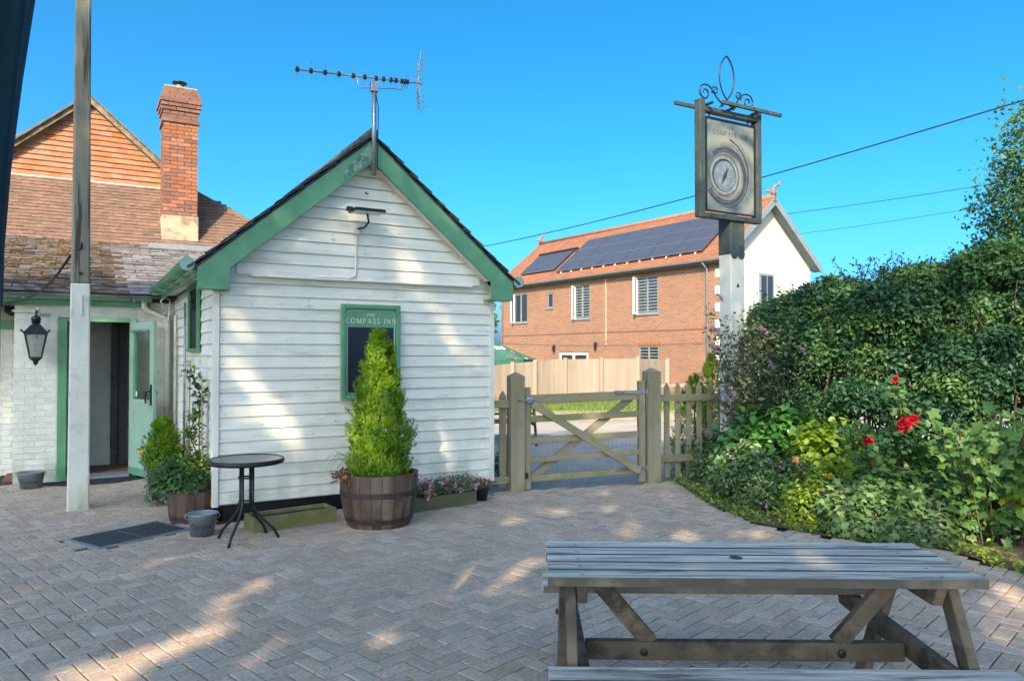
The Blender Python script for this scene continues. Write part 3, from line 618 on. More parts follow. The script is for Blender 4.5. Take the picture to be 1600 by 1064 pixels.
# slate roof
TS = .335; aS = math.atan(TS); V0, Z0 = 3.2, 2.345; V1, Z1 = 6.39, 3.405
roofs = MB().prism([(-5, 0), (-5, 1), (2.6, 1), (2.6, 0)], 0, 1, lambda x, y, z: (x, V0 + (V1 - V0) * z, Z0 + (Z1 - Z0) * z - .03 + .03 * y)).build('roof_deck', m_darkslate, pb)
slates = []
gs = .175; Ls = math.hypot(V1 - V0, Z1 - Z0); i = 0; s = 0
def tile_mb(x0, x1, s0, s1, v0, z0, ang, l0, t):
    ca, sa = math.cos(ang), math.sin(ang); mb = MB()
    def q(x, s, h): return (x, v0 + s * ca - h * sa, z0 + s * sa + h * ca)
    j = random.uniform(-.004, .004)
    return mb.hexa([q(x0, s0, l0), q(x1, s0, l0 + j), q(x1, s1, .002), q(x0, s1, .002), q(x0, s0, l0 + t), q(x1, s0, l0 + t + j), q(x1, s1, .002 + t), q(x0, s1, .002 + t)])
moss = []
while s < Ls - .02:
    x = -3.9 - (i % 2) * .14
    while x < 2.5:
        mb = tile_mb(x + random.uniform(0, .006), x + .272, s + random.uniform(-.008, .008), min(s + gs * 1.35, Ls + .01), V0, Z0, aS, .014 + random.uniform(0, .008), random.uniform(.006, .011))
        slates.append((mb, abs(x + .9) + s * .1, x)); x += .28
    s += gs; i += 1
slates.sort(key=lambda a: a[1]); rest = MB()
for k, (mb, _, x) in enumerate(slates):
    mt = m_slate if x < -.7 else m_slate2
    if k < 294: mb.build('roof_slate', mt, roofs)
    else: rest.add(mb.v, mb.f)
rest.build('roof_slates', m_slate, roofs, kind='stuff')
# moss cushions on slates
def moss_field(n, fn, mat, parent):
    mb = MB()
    for _ in range(n):
        x, s, r = fn(); 
        if r <= 0: continue
        ca, sa = math.cos(aS), math.sin(aS); vs = []
        for k in range(6):
            a = k * math.pi / 3 + random.random(); rr = r * random.uniform(.7, 1.2); vs.append((x + rr * math.cos(a) * 1.5, V0 + (s + rr * math.sin(a)) * ca - .016 * sa, Z0 + (s + rr * math.sin(a)) * sa + .018 * ca))
        vs.append((x, V0 + s * ca - .03 * sa, Z0 + s * sa + (.024 + r * .5) * ca))
        mb.add(vs, [(k, (k + 1) % 6, 6) for k in range(6)])
    return mb.build('roof_moss', mat, parent, kind='stuff')
from mathutils import noise as mnoise
def mf():
    x = random.uniform(-3.8, 1.8); s = random.uniform(.05, Ls)
    d = mnoise.noise(Vector((x * 1.3, s * 2.2, 3))) + .42 - max(0, (x + 1.1)) * .42 + (s / Ls - .5) * .45
    return x, s, (random.uniform(.012, .045) if random.random() < d else 0)
moss_field(2600, mf, m_moss, roofs)
# brown tile slope
aB = math.atan(1.11); LB = math.hypot(7.48 - V1, 4.61 - Z1)
MB().add([(-5, V1, Z1 - .01), (2.2, V1, Z1 - .01), (2.2, V1 + .3, Z1 + .3), (1.565, 7.01, 4.075), (.79, 7.44, 4.55), (.7, 7.48, 4.59), (-5, 7.48, 4.59)], [tuple(range(7))]).build('roof_deck', m_darkslate, pb)
bt = []; s = .0; i = 0; gB = .0855
while s < LB - .01:
    x = -4.0 - (i % 2) * .085
    while x < 2.2:
        z_ = Z1 + s * math.sin(aB)
        lim = .79 if z_ > 4.5 else .79 + (4.56 - z_) * (.775 / .47)
        if x + .1 < min(lim, 2.3): bt.append((tile_mb(x, x + .168, s + random.uniform(-.004, .004), min(s + gB * 1.5, LB + .01), V1, Z1, aB, .014 + random.uniform(0, .007), .012), x))
        x += .17
    s += gB; i += 1
bt.sort(key=lambda a: abs(a[1] + .7)); rest = MB(); bd_ = bpy.data.objects['roof_deck.003'] if 'roof_deck.003' in bpy.data.objects else pb
btroof = [o for o in bpy.data.objects if o.name.startswith('roof_deck') and o.parent == pb][-1]
for k, (mb, _) in enumerate(bt):
    if k < 296: mb.build('roof_tile', m_browntile, btroof)
    else: rest.add(mb.v, mb.f)
rest.build('roof_tiles', m_browntile, btroof, kind='stuff')
MB().tube([(.6, 7.52, 4.72), (.79, 7.45, 4.58), (1.2, 7.21, 4.32), (1.62, 6.97, 4.07), (2.1, 6.7, 3.8)], .045, 8).build('hip_tiles', m_browntile, pb, smooth=True)
# tile hung gable
GV = 7.48; GU, GZ = -.99, 6.05; GS = .88
MB().prism([(-3.1, 4.5), (.79, 4.5), (GU, GZ - .02)], GV + .02, GV + 5).build('gable_wall', m_mortar, pb)
gw = [o for o in bpy.data.objects if o.name == 'gable_wall'][0]
MB().box(-3.2, .5, GV - .035, GV + .01, 4.585, 4.62).build('flashing', m_leadwhite, pb)
z = 4.62; i = 0; ht = []
while z < GZ - .06:
    hw_ = (GZ - z - .05) / GS; x = -4.2 - (i % 2) * .083
    while x < 1:
        a, b = max(x, GU - hw_), min(x + .1645, GU + hw_)
        if b - a > .03:
            e = random.uniform(0, .006); drop = random.uniform(-.003, .003) - (.012 if random.random() < .03 else 0)
            mb = MB().hexa([(a, GV - .03 - e, z + drop), (b, GV - .03 - e, z + drop), (b, GV - .012, z + drop), (a, GV - .012, z + drop), (a, GV - .006, z + .12), (b, GV - .006, z + .12), (b, GV + .01, z + .12), (a, GV + .01, z + .12)])
            ht.append(mb)
        x += .166
    z += .092; i += 1
ht = ht[::-1]; rest = MB()
for k, mb in enumerate(ht):
    if k < 298: mb.build('hung_tile', m_hungtile, gw)
    else: rest.add(mb.v, mb.f)
if rest.v: rest.build('hung_tiles', m_hungtile, gw, kind='stuff')
for sgn in (-1, 1):
    o = 2.3 if sgn < 0 else 1.75
    MB().prism([(GU, GZ + .03), (GU + sgn * o, GZ + .03 - o * GS), (GU + sgn * o, GZ - .07 - o * GS), (GU, GZ - .07)], GV - .14, GV + 5).build('verge', M('mossy_verge', (.20, .17, .12), .9, .3, 12, .6, 40, patch=(.08, .075, .03), pscale=8), pb)
    vt = MB(); n = 24
    for k in range(n):
        d = o * k / n; d2 = d + o / n * 1.1; h = .035 + random.uniform(0, .02)
        vt.prism([(GU + sgn * d, GZ + .03 - d * GS), (GU + sgn * d2, GZ + .03 - d2 * GS), (GU + sgn * d2, GZ + .03 - d2 * GS + h), (GU + sgn * d, GZ + .03 - d * GS + h * .6)], GV - .17 - random.uniform(0, .02), GV + 5)
    vt.build('verge_tiles', m_browntile, pb, kind='stuff')
# chimney
ch = MB().box(.145, .655, 6.53, 7.08, 3.4, 6.05).build('chimney', m_mortar, pb)
bs = MB().box(.11, .69, 6.49, 7.12, 3.38, 3.98).build('rendered_base', m_render, ch, bevel=.01)
MB().box(.06, .76, 6.35, 6.49, 3.375, 3.45).build('flashing', m_leadwhite, ch, bevel=.01)
MB().box(.09, .71, 6.47, 6.50, 3.44, 3.50).build('flashing', m_leadwhite, ch)
MB().box(-.1, 2.2, 6.05, 6.41, 3.335, 3.43).build('lead_apron', m_lead, pb).location.z = -.0
def ring(z0, n, grow, mat, fx0=.13, fx1=.67, fy0=6.51, fy1=7.10, chh_=.067):
    for r in range(n):
        z = z0 + r * chh_; e = grow(r) if callable(grow) else grow; a0_, a1_, c0, c1 = fx0 - e, fx1 + e, fy0 - e, fy1 + e
        off = (r % 2) * .11; x = a0_ - off
        MB().box(a0_ + .015, a1_ - .015, c0 + .015, c1 - .015, z, z + chh_).build('mortar_bed', m_mortar, ch)
        while x < a1_ - .01:
            p, q = max(x, a0_), min(x + .212, a1_)
            if q - p > .02: MB().box(p, q, c0 + random.uniform(-.002, .002), c0 + .1, z + .004, z + chh_ - .005).build('brick', random.choice([mat, mat, mat, m_chimbrick2]) if p > a0_ + .02 else random.choice([mat, m_chimbrick2, m_chimbrick2]), ch)
            x += .222
        y = c0 + .103 + off
        while y < c1 - .01:
            MB().box(a0_ + random.uniform(-.002, .002), a0_ + .1, y, min(y + .212, c1), z + .004, z + chh_ - .005).build('brick', m_chimbrick2, ch)
            y += .222
ring(3.985, 24, 0, m_chimbrick)
ring(5.59, 1, .03, m_chimbrick2); ring(5.66, 2, .008, m_chimbrick2)
ring(5.795, 3, lambda r: .03 + r * .02, m_chimbrick2); ring(5.995, 3, lambda r: .05 - r * .025, m_chimbrick2)
MB().box(.13, .67, 6.51, 7.1, 6.19, 6.23).build('flaunching', m_mortar, ch, bevel=.02)
MB().lathe([(.075, 6.2), (.07, 6.33), (.06, 6.33), (.06, 6.22)], (.40, 6.8, 0), 16).build('flue', m_zinc, ch, smooth=True)
MB().lathe([(.125, 6.37), (.12, 6.385), (.02, 6.42), (0.001, 6.42)], (.40, 6.8, 0), 16).build('cowl', m_dark, ch, smooth=True)
# open door leaf
hinge = loc2w(DR + .02, WV - .04, 0); tip = gnd(249, 757); dd = Vector((tip.x - hinge.x, tip.y - hinge.y, 0)); DA = math.atan2(dd.y, dd.x)
dr = MB().box(0, .11, -.02, .02, .06, 2.0).build('door', m_palegreen, pb, bevel=.004)
dr.matrix_parent_inverse = Matrix.Identity(4); dl = w2loc(hinge); dr.location = (dl[0], dl[1], 0); dr.rotation_euler = (0, 0, DA - ANG)
DWd = .72
MB().box(DWd - .11, DWd, -.02, .02, .06, 2.0).build('stile', m_palegreen, dr, bevel=.004); MB().box(.11, DWd - .11, -.02, .02, 1.90, 2.0).build('rail', m_palegreen, dr)
MB().box(.11, DWd - .11, -.02, .02, .85, 1.02).build('rail', m_palegreen, dr); MB().box(.11, DWd - .11, -.012, .012, .14, .85).build('panel', m_palegreen, dr)
MB().box(0, DWd, -.024, .024, .05, .14).build('kick_board', m_green, dr)
MB().box(.11, DWd - .11, -.004, .004, 1.02, 1.90).build('glass', m_glassroom, dr)
MB().box(.11, .16, -.022, .022, 1.05, 1.88).build('green_reveal', m_green, dr)
MB().box(.05, DWd - .15, -.035, -.022, 1.88, 1.91).build('door_closer', m_zinc, dr)
MB().box(.12, .2, -.008, -.0045, 1.05, 1.12).build('notice', m_white, dr)
for sg in (-1, 1):
    MB().tube([(DWd - .055, sg * .03, 1.14), (DWd - .10, sg * .06, 1.13), (DWd - .13, sg * .065, 1.06), (DWd - .12, sg * .06, .98)], .011, 8).build('handle', m_dark, dr, smooth=True)
    MB().box(DWd - .075, DWd - .035, min(sg * .02, sg * .03), max(sg * .02, sg * .03), .96, 1.22).build('lock_plate', m_dark, dr)
# hanging hooks at the corner
for i, (u0, v0, z0, u1, v1, z1) in enumerate([(-.08, 3.05, 2.30, -.30, .9, 1.95), (-.05, 3.35, 2.12, -.22, 1.8, 2.02)]):
    a, b = Vector((u0, v0, z0)), Vector((u1, v1, z1))
    MB().tube([a + Vector((-.02, 0, -.10)), a + Vector((-.09, 0, -.10)), a + Vector((-.11, 0, -.02)), a + Vector((-.06, 0, .02)), a, a.lerp(b, .5), b], .006, 6).build('wire_hook', m_trim, sh, smooth=True)

# door mat, lantern, buckets
mt = MB()
c0 = gnd(142, 768); c1 = loc2w((DL + DR) / 2 - .02, WV - .12)
n = 20; pts = [(.62 * math.cos(math.pi + math.pi * k / n), .46 * math.sin(math.pi + math.pi * k / n)) for k in range(n + 1)]
mt.add([(x, y, .008) for x, y in pts] + [(x, y, .02) for x, y in pts], [tuple(range(n + 1))[::-1], tuple(range(n + 1, 2 * n + 2))] + [(k, (k + 1) % (n + 1), (k + 1) % (n + 1) + n + 1, k + n + 1) for k in range(n + 1)])
mt.build('door_mat', m_mat, None, loc=c1, rz=ANG, label='dark half round door mat at the open pub door', cat='door mat')

def lantern(loc):
    t = thing('wall_lantern', 'black four sided lantern hanging on the white brick wall left of the door', 'lantern', loc, ANG + R(0))
    w0, w1 = .068, .125; z0, z1 = -.62, -.29
    fm = MB()
    for sx in (-1, 1):
        for sy in (-1, 1): fm.bar((sx * w0, sy * w0, z0), (sx * w1, sy * w1, z1), .016, .016, (0, 1, 0))
    for k, (w, z) in enumerate(((w0, z0), (w1, z1))):
        for a, b in (((-w, -w), (w, -w)), ((w, -w), (w, w)), ((w, w), (-w, w)), ((-w, w), (-w, -w))): fm.bar((*a, z), (*b, z), .022, .022)
    fm.build('cage', m_dark, t)
    for k in range(4):
        ra = Matrix.Rotation(k * math.pi / 2, 4, 'Z'); MB().add([ra @ Vector(p) for p in [(-w0, -w0, z0), (w0, -w0, z0), (w1, -w1, z1), (-w1, -w1, z1)]], [(0, 1, 2, 3)]).build('pane', m_glass, t)
    rf = MB(); s = math.sqrt(2)
    rf.lathe([(w1 * s * 1.12, z1), (w1 * s * 1.12, z1 + .02), (.085, z1 + .12), (.05, z1 + .14)], (0, 0, 0), 4, True, Matrix.Rotation(R(45), 3, 'Z')); rf.build('roof', m_dark, t)
    MB().lathe([(.055, z1 + .14), (.055, z1 + .19), (.065, z1 + .195), (.05, z1 + .23), (.02, z1 + .25), (.012, z1 + .27), (.022, z1 + .29), (.006, z1 + .33)], (0, 0, 0), 12).build('finial', m_dark, t, smooth=True)
    MB().lathe([(.075, z0), (.06, z0 - .03), (.03, z0 - .05), (.034, z0 - .07), (.006, z0 - .11)], (0, 0, 0), 12).build('base_finial', m_dark, t, smooth=True)
    for sx in (-1, 1): MB().bar((sx * .12, -.12, z1), (sx * .17, -.15, z1 + .05), .02, .02).build('corner_ear', m_dark, t)
    MB().lathe([(.004, -.31), (.02, -.32), (.022, -.34), (.012, -.36), (.003, -.365)], (0, 0, 0), 12).build('bulb', m_white, t, smooth=True)
    return t
lp = w2loc(at(55, 488, 8.85)); lw = loc2w(lp[0], WV - .24, 2.10)
lt_ = lantern(lw); lt_.scale = (.88, .88, .88)
br = thing('lantern_bracket', 'white painted iron bracket holding the lantern on the brick wall', 'bracket', lw, ANG)
MB().tube([(-.26, .225, .03), (-.05, .21, .02), (0, 0, .02), (0, 0, -.05)], .011, 8).build('arm', m_trim, br, smooth=True)
MB().tube([(.0, .225, -.02), (.03, .1, .0), (.01, 0, .05)], .014, 8).build('arm', m_trim, br, smooth=True)
MB().lathe([(.03, 0), (.03, .02), (.01, .03)], (0, .23, -.01), 12, True, Matrix.Rotation(R(90), 3, 'X')).build('rose', m_trim, br)

def bucket(loc, r1, r0, h, label, rz):
    t = thing('metal_bucket', label, 'bucket', loc, rz, 'galvanised buckets on the paving')
    MB().lathe([(r0 - .004, .01), (r0, .002), (r1, h), (r1 + .006, h + .004), (r1 + .006, h - .004), (r1 - .004, h - .003), (r0 - .004, .01)], (0, 0, 0), 28, False).build('shell', m_zinc, t, smooth=True)
    MB().lathe([(.001, .012), (r0, .012)], (0, 0, 0), 28, False).build('bottom', m_zinc, t)
    def fn(a, b):
        zz = h * .5 + b; rr = r0 + (r1 - r0) * zz / h + .0012; th = -math.pi / 2 + a / rr; return (rr * math.cos(th), rr * math.sin(th), zz)
    text_mb('corona', .045, (0, -.02), fn, .08).build('lettering', m_bluemark, t)
    for s in (-1, 1): MB().tube([(s * r1, 0, h - .05), (s * (r1 + .02), 0, h - .03), (s * (r1 + .005), 0, h)], .004, 6).build('lug', m_zinc, t)
    MB().tube([((r1 + .01) * math.cos(a), -(r1 - .01) * math.sin(a) * .98, h + .006 - .02 * math.sin(a)) for a in [k * math.pi / 10 for k in range(11)]], .003, 5).build('handle', m_alu, t)
bucket(gnd(316, 838), .125, .092, .205, 'galvanised bucket on the paving beside the barrel and bistro table', R(18))
bucket(gnd(44, 765) + Vector((0, .05, 0)), .145, .105, .20, 'galvanised bucket on the paving below the wall lantern', R(20))

# ------------------------------------------------------------------ tall post near the door
tp = thing('timber_post', 'tall timber post, white painted lower half, in front of the open door', 'post', gnd(122, 797), R(30))
MB().prism([(-.10, 0), (.10, 0), (.088, 2.32), (-.088, 2.32)], -.09, .09).build('painted_base', m_poleW, tp, bevel=.015)
MB().prism([(-.086, 2.32), (.086, 2.32), (.068 + .0, 5.9), (-.068 + .0, 5.9)], -.085, .085).build('bare_shaft', m_pole, tp, bevel=.02)
MB().bar((.01, -.098, 2.0), (.005, -.098, 2.2), .012, .02).build('cleat', m_leadwhite, tp)
MB().lathe([(.018, 0), (.018, .006)], (0, -.088, 2.42), 10, True, Matrix.Rotation(R(90), 3, 'X')).build('bolt', m_dark, tp)
a = at(110, 400, 7.6); b = at(32, 470, 8.9); m_ = (a + b) / 2 + Vector((0, 0, -.10))
cbp = [a + Vector((.10, .05, .25)), a + Vector((.12, -.02, .08)), a, a.lerp(m_, .5) + Vector((0, 0, -.03)), m_, m_.lerp(b, .5) + Vector((0, 0, -.01)), b, b + Vector((-.6, .3, -.05))]
MB().tube(cbp, .013, 8).build('hanging_cable', m_cable, None, smooth=True, label='thick black cable slung from the timber post to the pub gutter', cat='cable')

# ------------------------------------------------------------------ planters
def barrel(name, label, loc, rt, rb, h, bulge, hoops, nst=22):
    t = thing(name, label, 'planter', loc, random.random())
    prof = [(0, rb), (.25, rb + (rt - rb) * .42 + bulge), (.6, rb + (rt - rb) * .8 + bulge), (1, rt)]
    for k in range(nst):
        a0_ = 2 * math.pi * k / nst + .004; a1_ = 2 * math.pi * (k + 1) / nst - .004; vs = []; hh = h + random.uniform(-.004, .004)
        for q, r in prof:
            for a, rr in ((a0_, r), (a1_, r), (a1_, r - .022), (a0_, r - .022)): vs.append((rr * math.cos(a), rr * math.sin(a), q * hh))
        fs = [(3, 2, 1, 0), (12, 13, 14, 15)]
        for i in range(3):
            for j in range(4): fs.append((i * 4 + j, i * 4 + (j + 1) % 4, i * 4 + 4 + (j + 1) % 4, i * 4 + 4 + j))
        MB().add(vs, fs).build('stave', m_barrel, t)
    for q, wd in hoops:
        r = np.interp(q, [p[0] for p in prof], [p[1] for p in prof]) + .003; r2 = np.interp(q + wd / h, [p[0] for p in prof], [p[1] for p in prof]) + .003
        MB().lathe([(r, q * h), (r2, q * h + wd), (r2 - .004, q * h + wd), (r - .004, q * h)], (0, 0, 0), 40, False).build('hoop', m_hoop, t, smooth=False)
    MB().lathe([(.001, h * .88), (rt * .5, h * .89), (rt - .015, h * .86)], (0, 0, 0), 24, False).build('soil', m_soil, t, smooth=True)
    return t
b1 = Vector((-1.25, 7.02, 0)); barrel('half_barrel_planter', 'large half barrel planter holding the tall bright conifer', b1, .365, .285, .50, .008, ((.12, .045), (.60, .05)))
b2 = gnd(291, 822) + Vector((-.03, .20, 0)); barrel('half_barrel_planter', 'dark oak half barrel beside the corner, planted with leafy climber', b2, .215, .19, .40, .01, ((.10, .04), (.78, .045)), 16)

def conifer(base, h, r, label, name='conifer', n=26000, leaf=.05, mat=l_con):
    t = thing(name, label, 'conifer', base)
    MB().tube([(0, 0, 0), (0.01, 0, h * .9)], [.025, .006], 8).build('trunk', m_bark, t)
    g = np.random.default_rng(int(h * 1000)); P = []; N = []; D = []
    ncl = int(n / 42)
    for i in range(ncl):
        q = g.uniform(0, 1) ** 1.25; zc = q * h; rr = r * 1.12 * min(1, .70 + 1.1 * q) * (1 - q) ** .66 * (1.0 + .22 * math.sin(q * 23 + 3 * g.uniform())) + .01
        a = g.uniform(0, 2 * math.pi); rr *= 1 + .12 * math.sin(a * 3 + q * 9)
        rad = rr * g.uniform(.72, 1.04); c = np.array([rad * math.cos(a), rad * math.sin(a), zc]); od = np.array([math.cos(a), math.sin(a), 0.0])
        k = 42; L_ = (.10 + .05 * g.uniform()) * (1.1 - .5 * q); tt = g.uniform(0, 1, k)[:, None]
        dirv = od * .45 + np.array([0, 0, 1.0]) + g.normal(0, .18, 3); dirv /= np.linalg.norm(dirv); sd_ = np.cross(dirv, od); sd_ /= np.linalg.norm(sd_)
        off = g.uniform(-1, 1, k)[:, None]
        p = c + dirv * tt * L_ + sd_ * off * (1 - tt * .8) * L_ * .34 + g.normal(0, .006, (k, 3))
        P.append(p); N.append(np.tile(od, (k, 1))); D.append(dirv + sd_ * off * .9)
    leaves('foliage', np.concatenate(P), leaf * .62, mat, t, T_NEED, N=np.concatenate(N), nrand=.55, D=np.concatenate(D) * 2, drand=.35, kind='stuff')
    return t
conifer(b1 + Vector((0, 0, .44)), 1.32, .258, 'tall bright green conical conifer growing from the large half barrel', n=40000)
# weeds and dry leaves in the big barrel
g2 = thing('barrel_weeds', 'long grassy weeds arching over the rim of the large barrel', 'weeds', b1 + Vector((0, 0, .44)))
wb = MB()
for k in range(34):
    a = random.uniform(-2.6, -.2) if k < 26 else random.uniform(0, 6.28); r0 = random.uniform(.12, .27); ln = random.uniform(.12, .38)
    p0 = Vector((r0 * math.cos(a), r0 * math.sin(a), 0)); ou = Vector((math.cos(a) + random.gauss(0, .4), math.sin(a), 0)) * ln * .5
    wb.tube([p0, p0 + ou * .3 + Vector((0, 0, ln * .6)), p0 + ou * .9 + Vector((0, 0, ln * .75)), p0 + ou * 1.5 + Vector((0, 0, ln * .45))], [.004, .004, .003, .001], 4)
wb.build('blades', l_lime, g2, kind='stuff')
lp_ = [(-.27 + random.gauss(0, .06), -.20 + random.gauss(0, .05), random.uniform(0, .10)) for _ in range(120)]
leaves('dry_leaves', lp_, .05, l_dry, None, T_OVAL, kind='stuff', label='heap of dry brown leaves in the large barrel', cat='leaf litter', loc=b1 + Vector((0, 0, .43)))

def trough(label, a, b, h, d, mat, flowers):
    a, b = Vector((a.x, a.y, 0)), Vector((b.x, b.y, 0)); L_ = (b - a).length; t = thing('wooden_trough', label, 'planter', a, math.atan2(b.y - a.y, b.x - a.x))
    MB().box(0, L_, 0, .022, .005, h).build('front_board', mat, t, bevel=.004); MB().box(0, L_, d - .022, d, .005, h).build('back_board', mat, t, bevel=.004)
    MB().box(.002, .024, .0222, d - .0222, .005, h - .004).build('end_board', mat, t); MB().box(L_ - .024, L_ - .002, .0222, d - .0222, .005, h - .004).build('end_board', mat, t)
    MB().box(.0242, L_ - .0242, .0222, d - .0222, .01, h - .035).build('soil', m_soil, t)
    return t, L_
ta, La = trough('mossy wooden trough of bare soil below the white boards', gnd(396, 836), gnd(526, 817), .15, .26, m_trough, 0)
tb, Lb = trough('dark wooden trough filled with pink flowers beside the large barrel', gnd(646, 804), gnd(745, 789), .155, .22, m_trough2, 1)
pl = thing('pink_trailing_flowers', 'pink and white trailing flowers filling the dark wooden trough', 'flowers', tb.location, tb.rotation_euler.z)
n = 2600; P = np.stack([rng.uniform(-.02, Lb + .05, n), rng.normal(.09, .09, n), .15 + rng.uniform(0, .15, n)], 1); P = P[(P[:, 1] > .0) | (P[:, 2] > .20)]
leaves('foliage', P, .034, l_grey, pl, T_OVAL, kind='stuff')
for k in range(46):
    x, y = random.uniform(0, Lb), random.uniform(-.04, .12); z = .18 + random.uniform(0, .13) - max(0, -y) * .8
    if k % 3 == 0: x = random.uniform(0, .3)
    c = np.array((x, y, z)) + rng.normal(0, .006, (9, 3)); leaves('flower', c, .03, l_pink, pl, T_ROUND, N=np.tile((0, -1, .6), (9, 1)), nrand=.6)
pt = thing('small_pot', 'small dark pot of pink flowers at the foot of the building corner', 'plant pot', gnd(748, 786) + Vector((.02, .1, 0)))
MB().lathe([(.06, 0), (.085, .14), (.095, .15), (.09, .16), (.075, .15), (.07, .10)], (0, 0, 0), 18).build('pot', m_dark, pt, smooth=True)
pf = thing('pot_flowers', 'pink blooms in the small dark pot by the corner', 'flowers', pt.location + Vector((0, 0, .12)))
leaves('foliage', rng.normal(0, .04, (160, 3)) + (0, 0, .06), .035, l_rose, pf, kind='stuff'); leaves('blooms', rng.normal(0, .035, (26, 3)) + (0, -.03, .08), .035, l_pink, pf, T_ROUND, N=np.tile((0, -1, .3), (26, 1)), kind='stuff')

# left planting group
sc_ = conifer(gnd(258, 790) + Vector((-.24, .45, .28)), .55, .18, 'small bright conifer behind the leafy plants left of the barrel', n=14000)
pc = thing('dark_plant_pot', 'dark plant pot hidden under leaves left of the oak barrel', 'plant pot', Vector((sc_.location.x, sc_.location.y, 0)))
MB().lathe([(.13, 0), (.17, .4), (.18, .42), (.16, .42), (.15, .38)], (0, 0, 0), 20).build('pot', m_hoop, pc, smooth=True)
def bush(name, label, loc, n, rad, mat, size, tmpl=T_OVAL, cat='plant', seed=1, clump=9, stems=True, group=None, nr=.6, flat=1.0, parent=None, cl_r=None):
    t = thing(name, label, cat, loc, 0, group) if parent is None else parent; g = np.random.default_rng(seed); rad = np.array(rad)
    nc = max(1, n // clump); d = norm(g.normal(0, 1, (nc, 3))); d[:, 2] = np.abs(d[:, 2]) * .95 + .02
    ph = g.uniform(0, 6.28, 6)
    lump = 1 + .16 * np.sin(d[:, 0] * 5 + ph[0]) * np.cos(d[:, 1] * 6 + ph[1]) + .10 * np.sin(d[:, 2] * 9 + ph[2] + d[:, 0] * 4)
    rr = (g.uniform(.55, 1.0, nc) ** .6 * lump)[:, None]; C_ = d * rad * rr
    cr = cl_r or float(min(rad)) * .16
    P = (C_[:, None, :] + g.normal(0, cr, (nc, clump, 3))).reshape(-1, 3); N = np.repeat(d * .8 + (0, 0, .7), clump, axis=0); P[:, 2] = np.maximum(P[:, 2], .02)
    leaves('foliage', P, size, mat, t, tmpl, N=N, nrand=nr, D=np.repeat(d, clump, axis=0) * .8, kind='stuff', r=g)
    if stems:
        sb = MB()
        for k in range(14):
            e = Vector(C_[g.integers(nc)]) * .9; sb.tube([(g.normal(0, .02), g.normal(0, .02), 0), (e.x * .4, e.y * .4, e.z * .55), tuple(e)], [.008, .006, .002], 5)
        sb.build('stems', m_stem, t, kind='stuff')
    return t
bush('leafy_perennial', 'dense green leafy plant spilling over the oak half barrel rim', b2 + Vector((-.08, -.03, .33)), 2200, (.27, .22, .24), l_rose, .055, seed=4)
bush('leafy_perennial', 'pale variegated trailing plant on the paving left of the oak barrel', gnd(245, 795) + Vector((0, .25, .05)), 1900, (.19, .2, .42), l_grey, .042, seed=5)
bush('leafy_perennial', 'yellow green bushy plant between small conifer and climber', b2 + Vector((-.02, .02, .45)), 700, (.17, .15, .17), l_lime, .045, seed=6)
yf = thing('yellow_flower', 'single yellow flower on a thin stem left of the small conifer', 'flower', gnd(232, 800) + Vector((0, .2, 0)))
tz = at(219, 707, yf.location.y) - yf.location
MB().tube([(0, 0, 0), (tz.x * .4, 0, tz.z * .6), tuple(tz)], .004, 5).build('stem', m_stem, yf)
leaves('petals', np.array([tz] * 12), .035, l_yel, yf, T_OVAL, N=np.tile((0, -1, .5), (12, 1)), nrand=.5, kind='stuff')
cl = thing('climbing_plant', 'thin climber with reddish leaves growing up canes from the oak barrel', 'climbing plant', b2 + Vector((0, 0, .36)))
for dx, dy, h in ((-.06, .05, 1.18), (.09, .0, 1.02), (.02, .1, .8)): MB().tube([(dx, dy, 0), (dx * .9, dy, h)], .0065, 6).build('cane', m_cane, cl)
g = np.random.default_rng(3); n = 420; q = g.uniform(0, 1, n); P = np.stack([.01 + .05 * np.sin(q * 11) + g.normal(0, .035, n), .04 + g.normal(0, .03, n), .08 + q * 1.05], 1)
leaves('leaf', P[:260], .055, l_rose, cl, kind='stuff'); leaves('reddish_leaves', P[260:340] * (1, 1, .6), .05, l_dry, cl, kind='stuff'); leaves('lime_leaves', P[340:] * (1.3, 1, 1.05), .05, l_lime, cl, kind='stuff')
MB().tube([(.01 + .05 * math.sin(q * 11), .04, .0 + q * 1.1) for q in np.linspace(0, 1, 20)], .006, 6).build('stem', m_twig, cl)

# ------------------------------------------------------------------ bistro table
bt_ = thing('bistro_table', 'round grey topped bistro table with thin dark tripod legs', 'table', gnd(384, 846) + Vector((0, 0, 0)))
MB().lathe([(.001, .705), (.295, .705), (.298, .695), (.298, .69), (.001, .69)], (0, 0, 0), 48, False).build('glass_top', M('dimpled_glass_top', (.10, .115, .12), .25, .2, 60, .3, 120), bt_, smooth=False)
MB().lathe([(.298, .668), (.311, .672), (.314, .69), (.311, .708), (.298, .711), (.296, .69), (.298, .668)], (0, 0, 0), 48, False).build('rim', m_dark, bt_, smooth=True)
MB().box(-.012, .30, -.010, .010, .668, .69).build('cross_bar', m_dark, bt_); MB().box(-.30, -.012, -.010, .010, .668, .69).build('cross_bar', m_dark, bt_)
for k, a in enumerate((R(-100), R(20), R(165), R(70))):
    c, s = math.cos(a), math.sin(a); MB().tube([(.055 * c, .055 * s, .68), (.055 * c, .055 * s, .34), (.065 * c, .065 * s, .28), (.13 * c, .13 * s, .19), (.23 * c, .23 * s, .09), (.27 * c, .27 * s, .01)], .0125, 8).build('leg', m_dark, bt_, smooth=True)
for z in (.66, .54, .33): MB().lathe([(.055, z), (.066, z), (.066, z + .014), (.055, z + .014), (.055, z)], (0, 0, 0), 20, False).build('collar', m_dark, bt_)

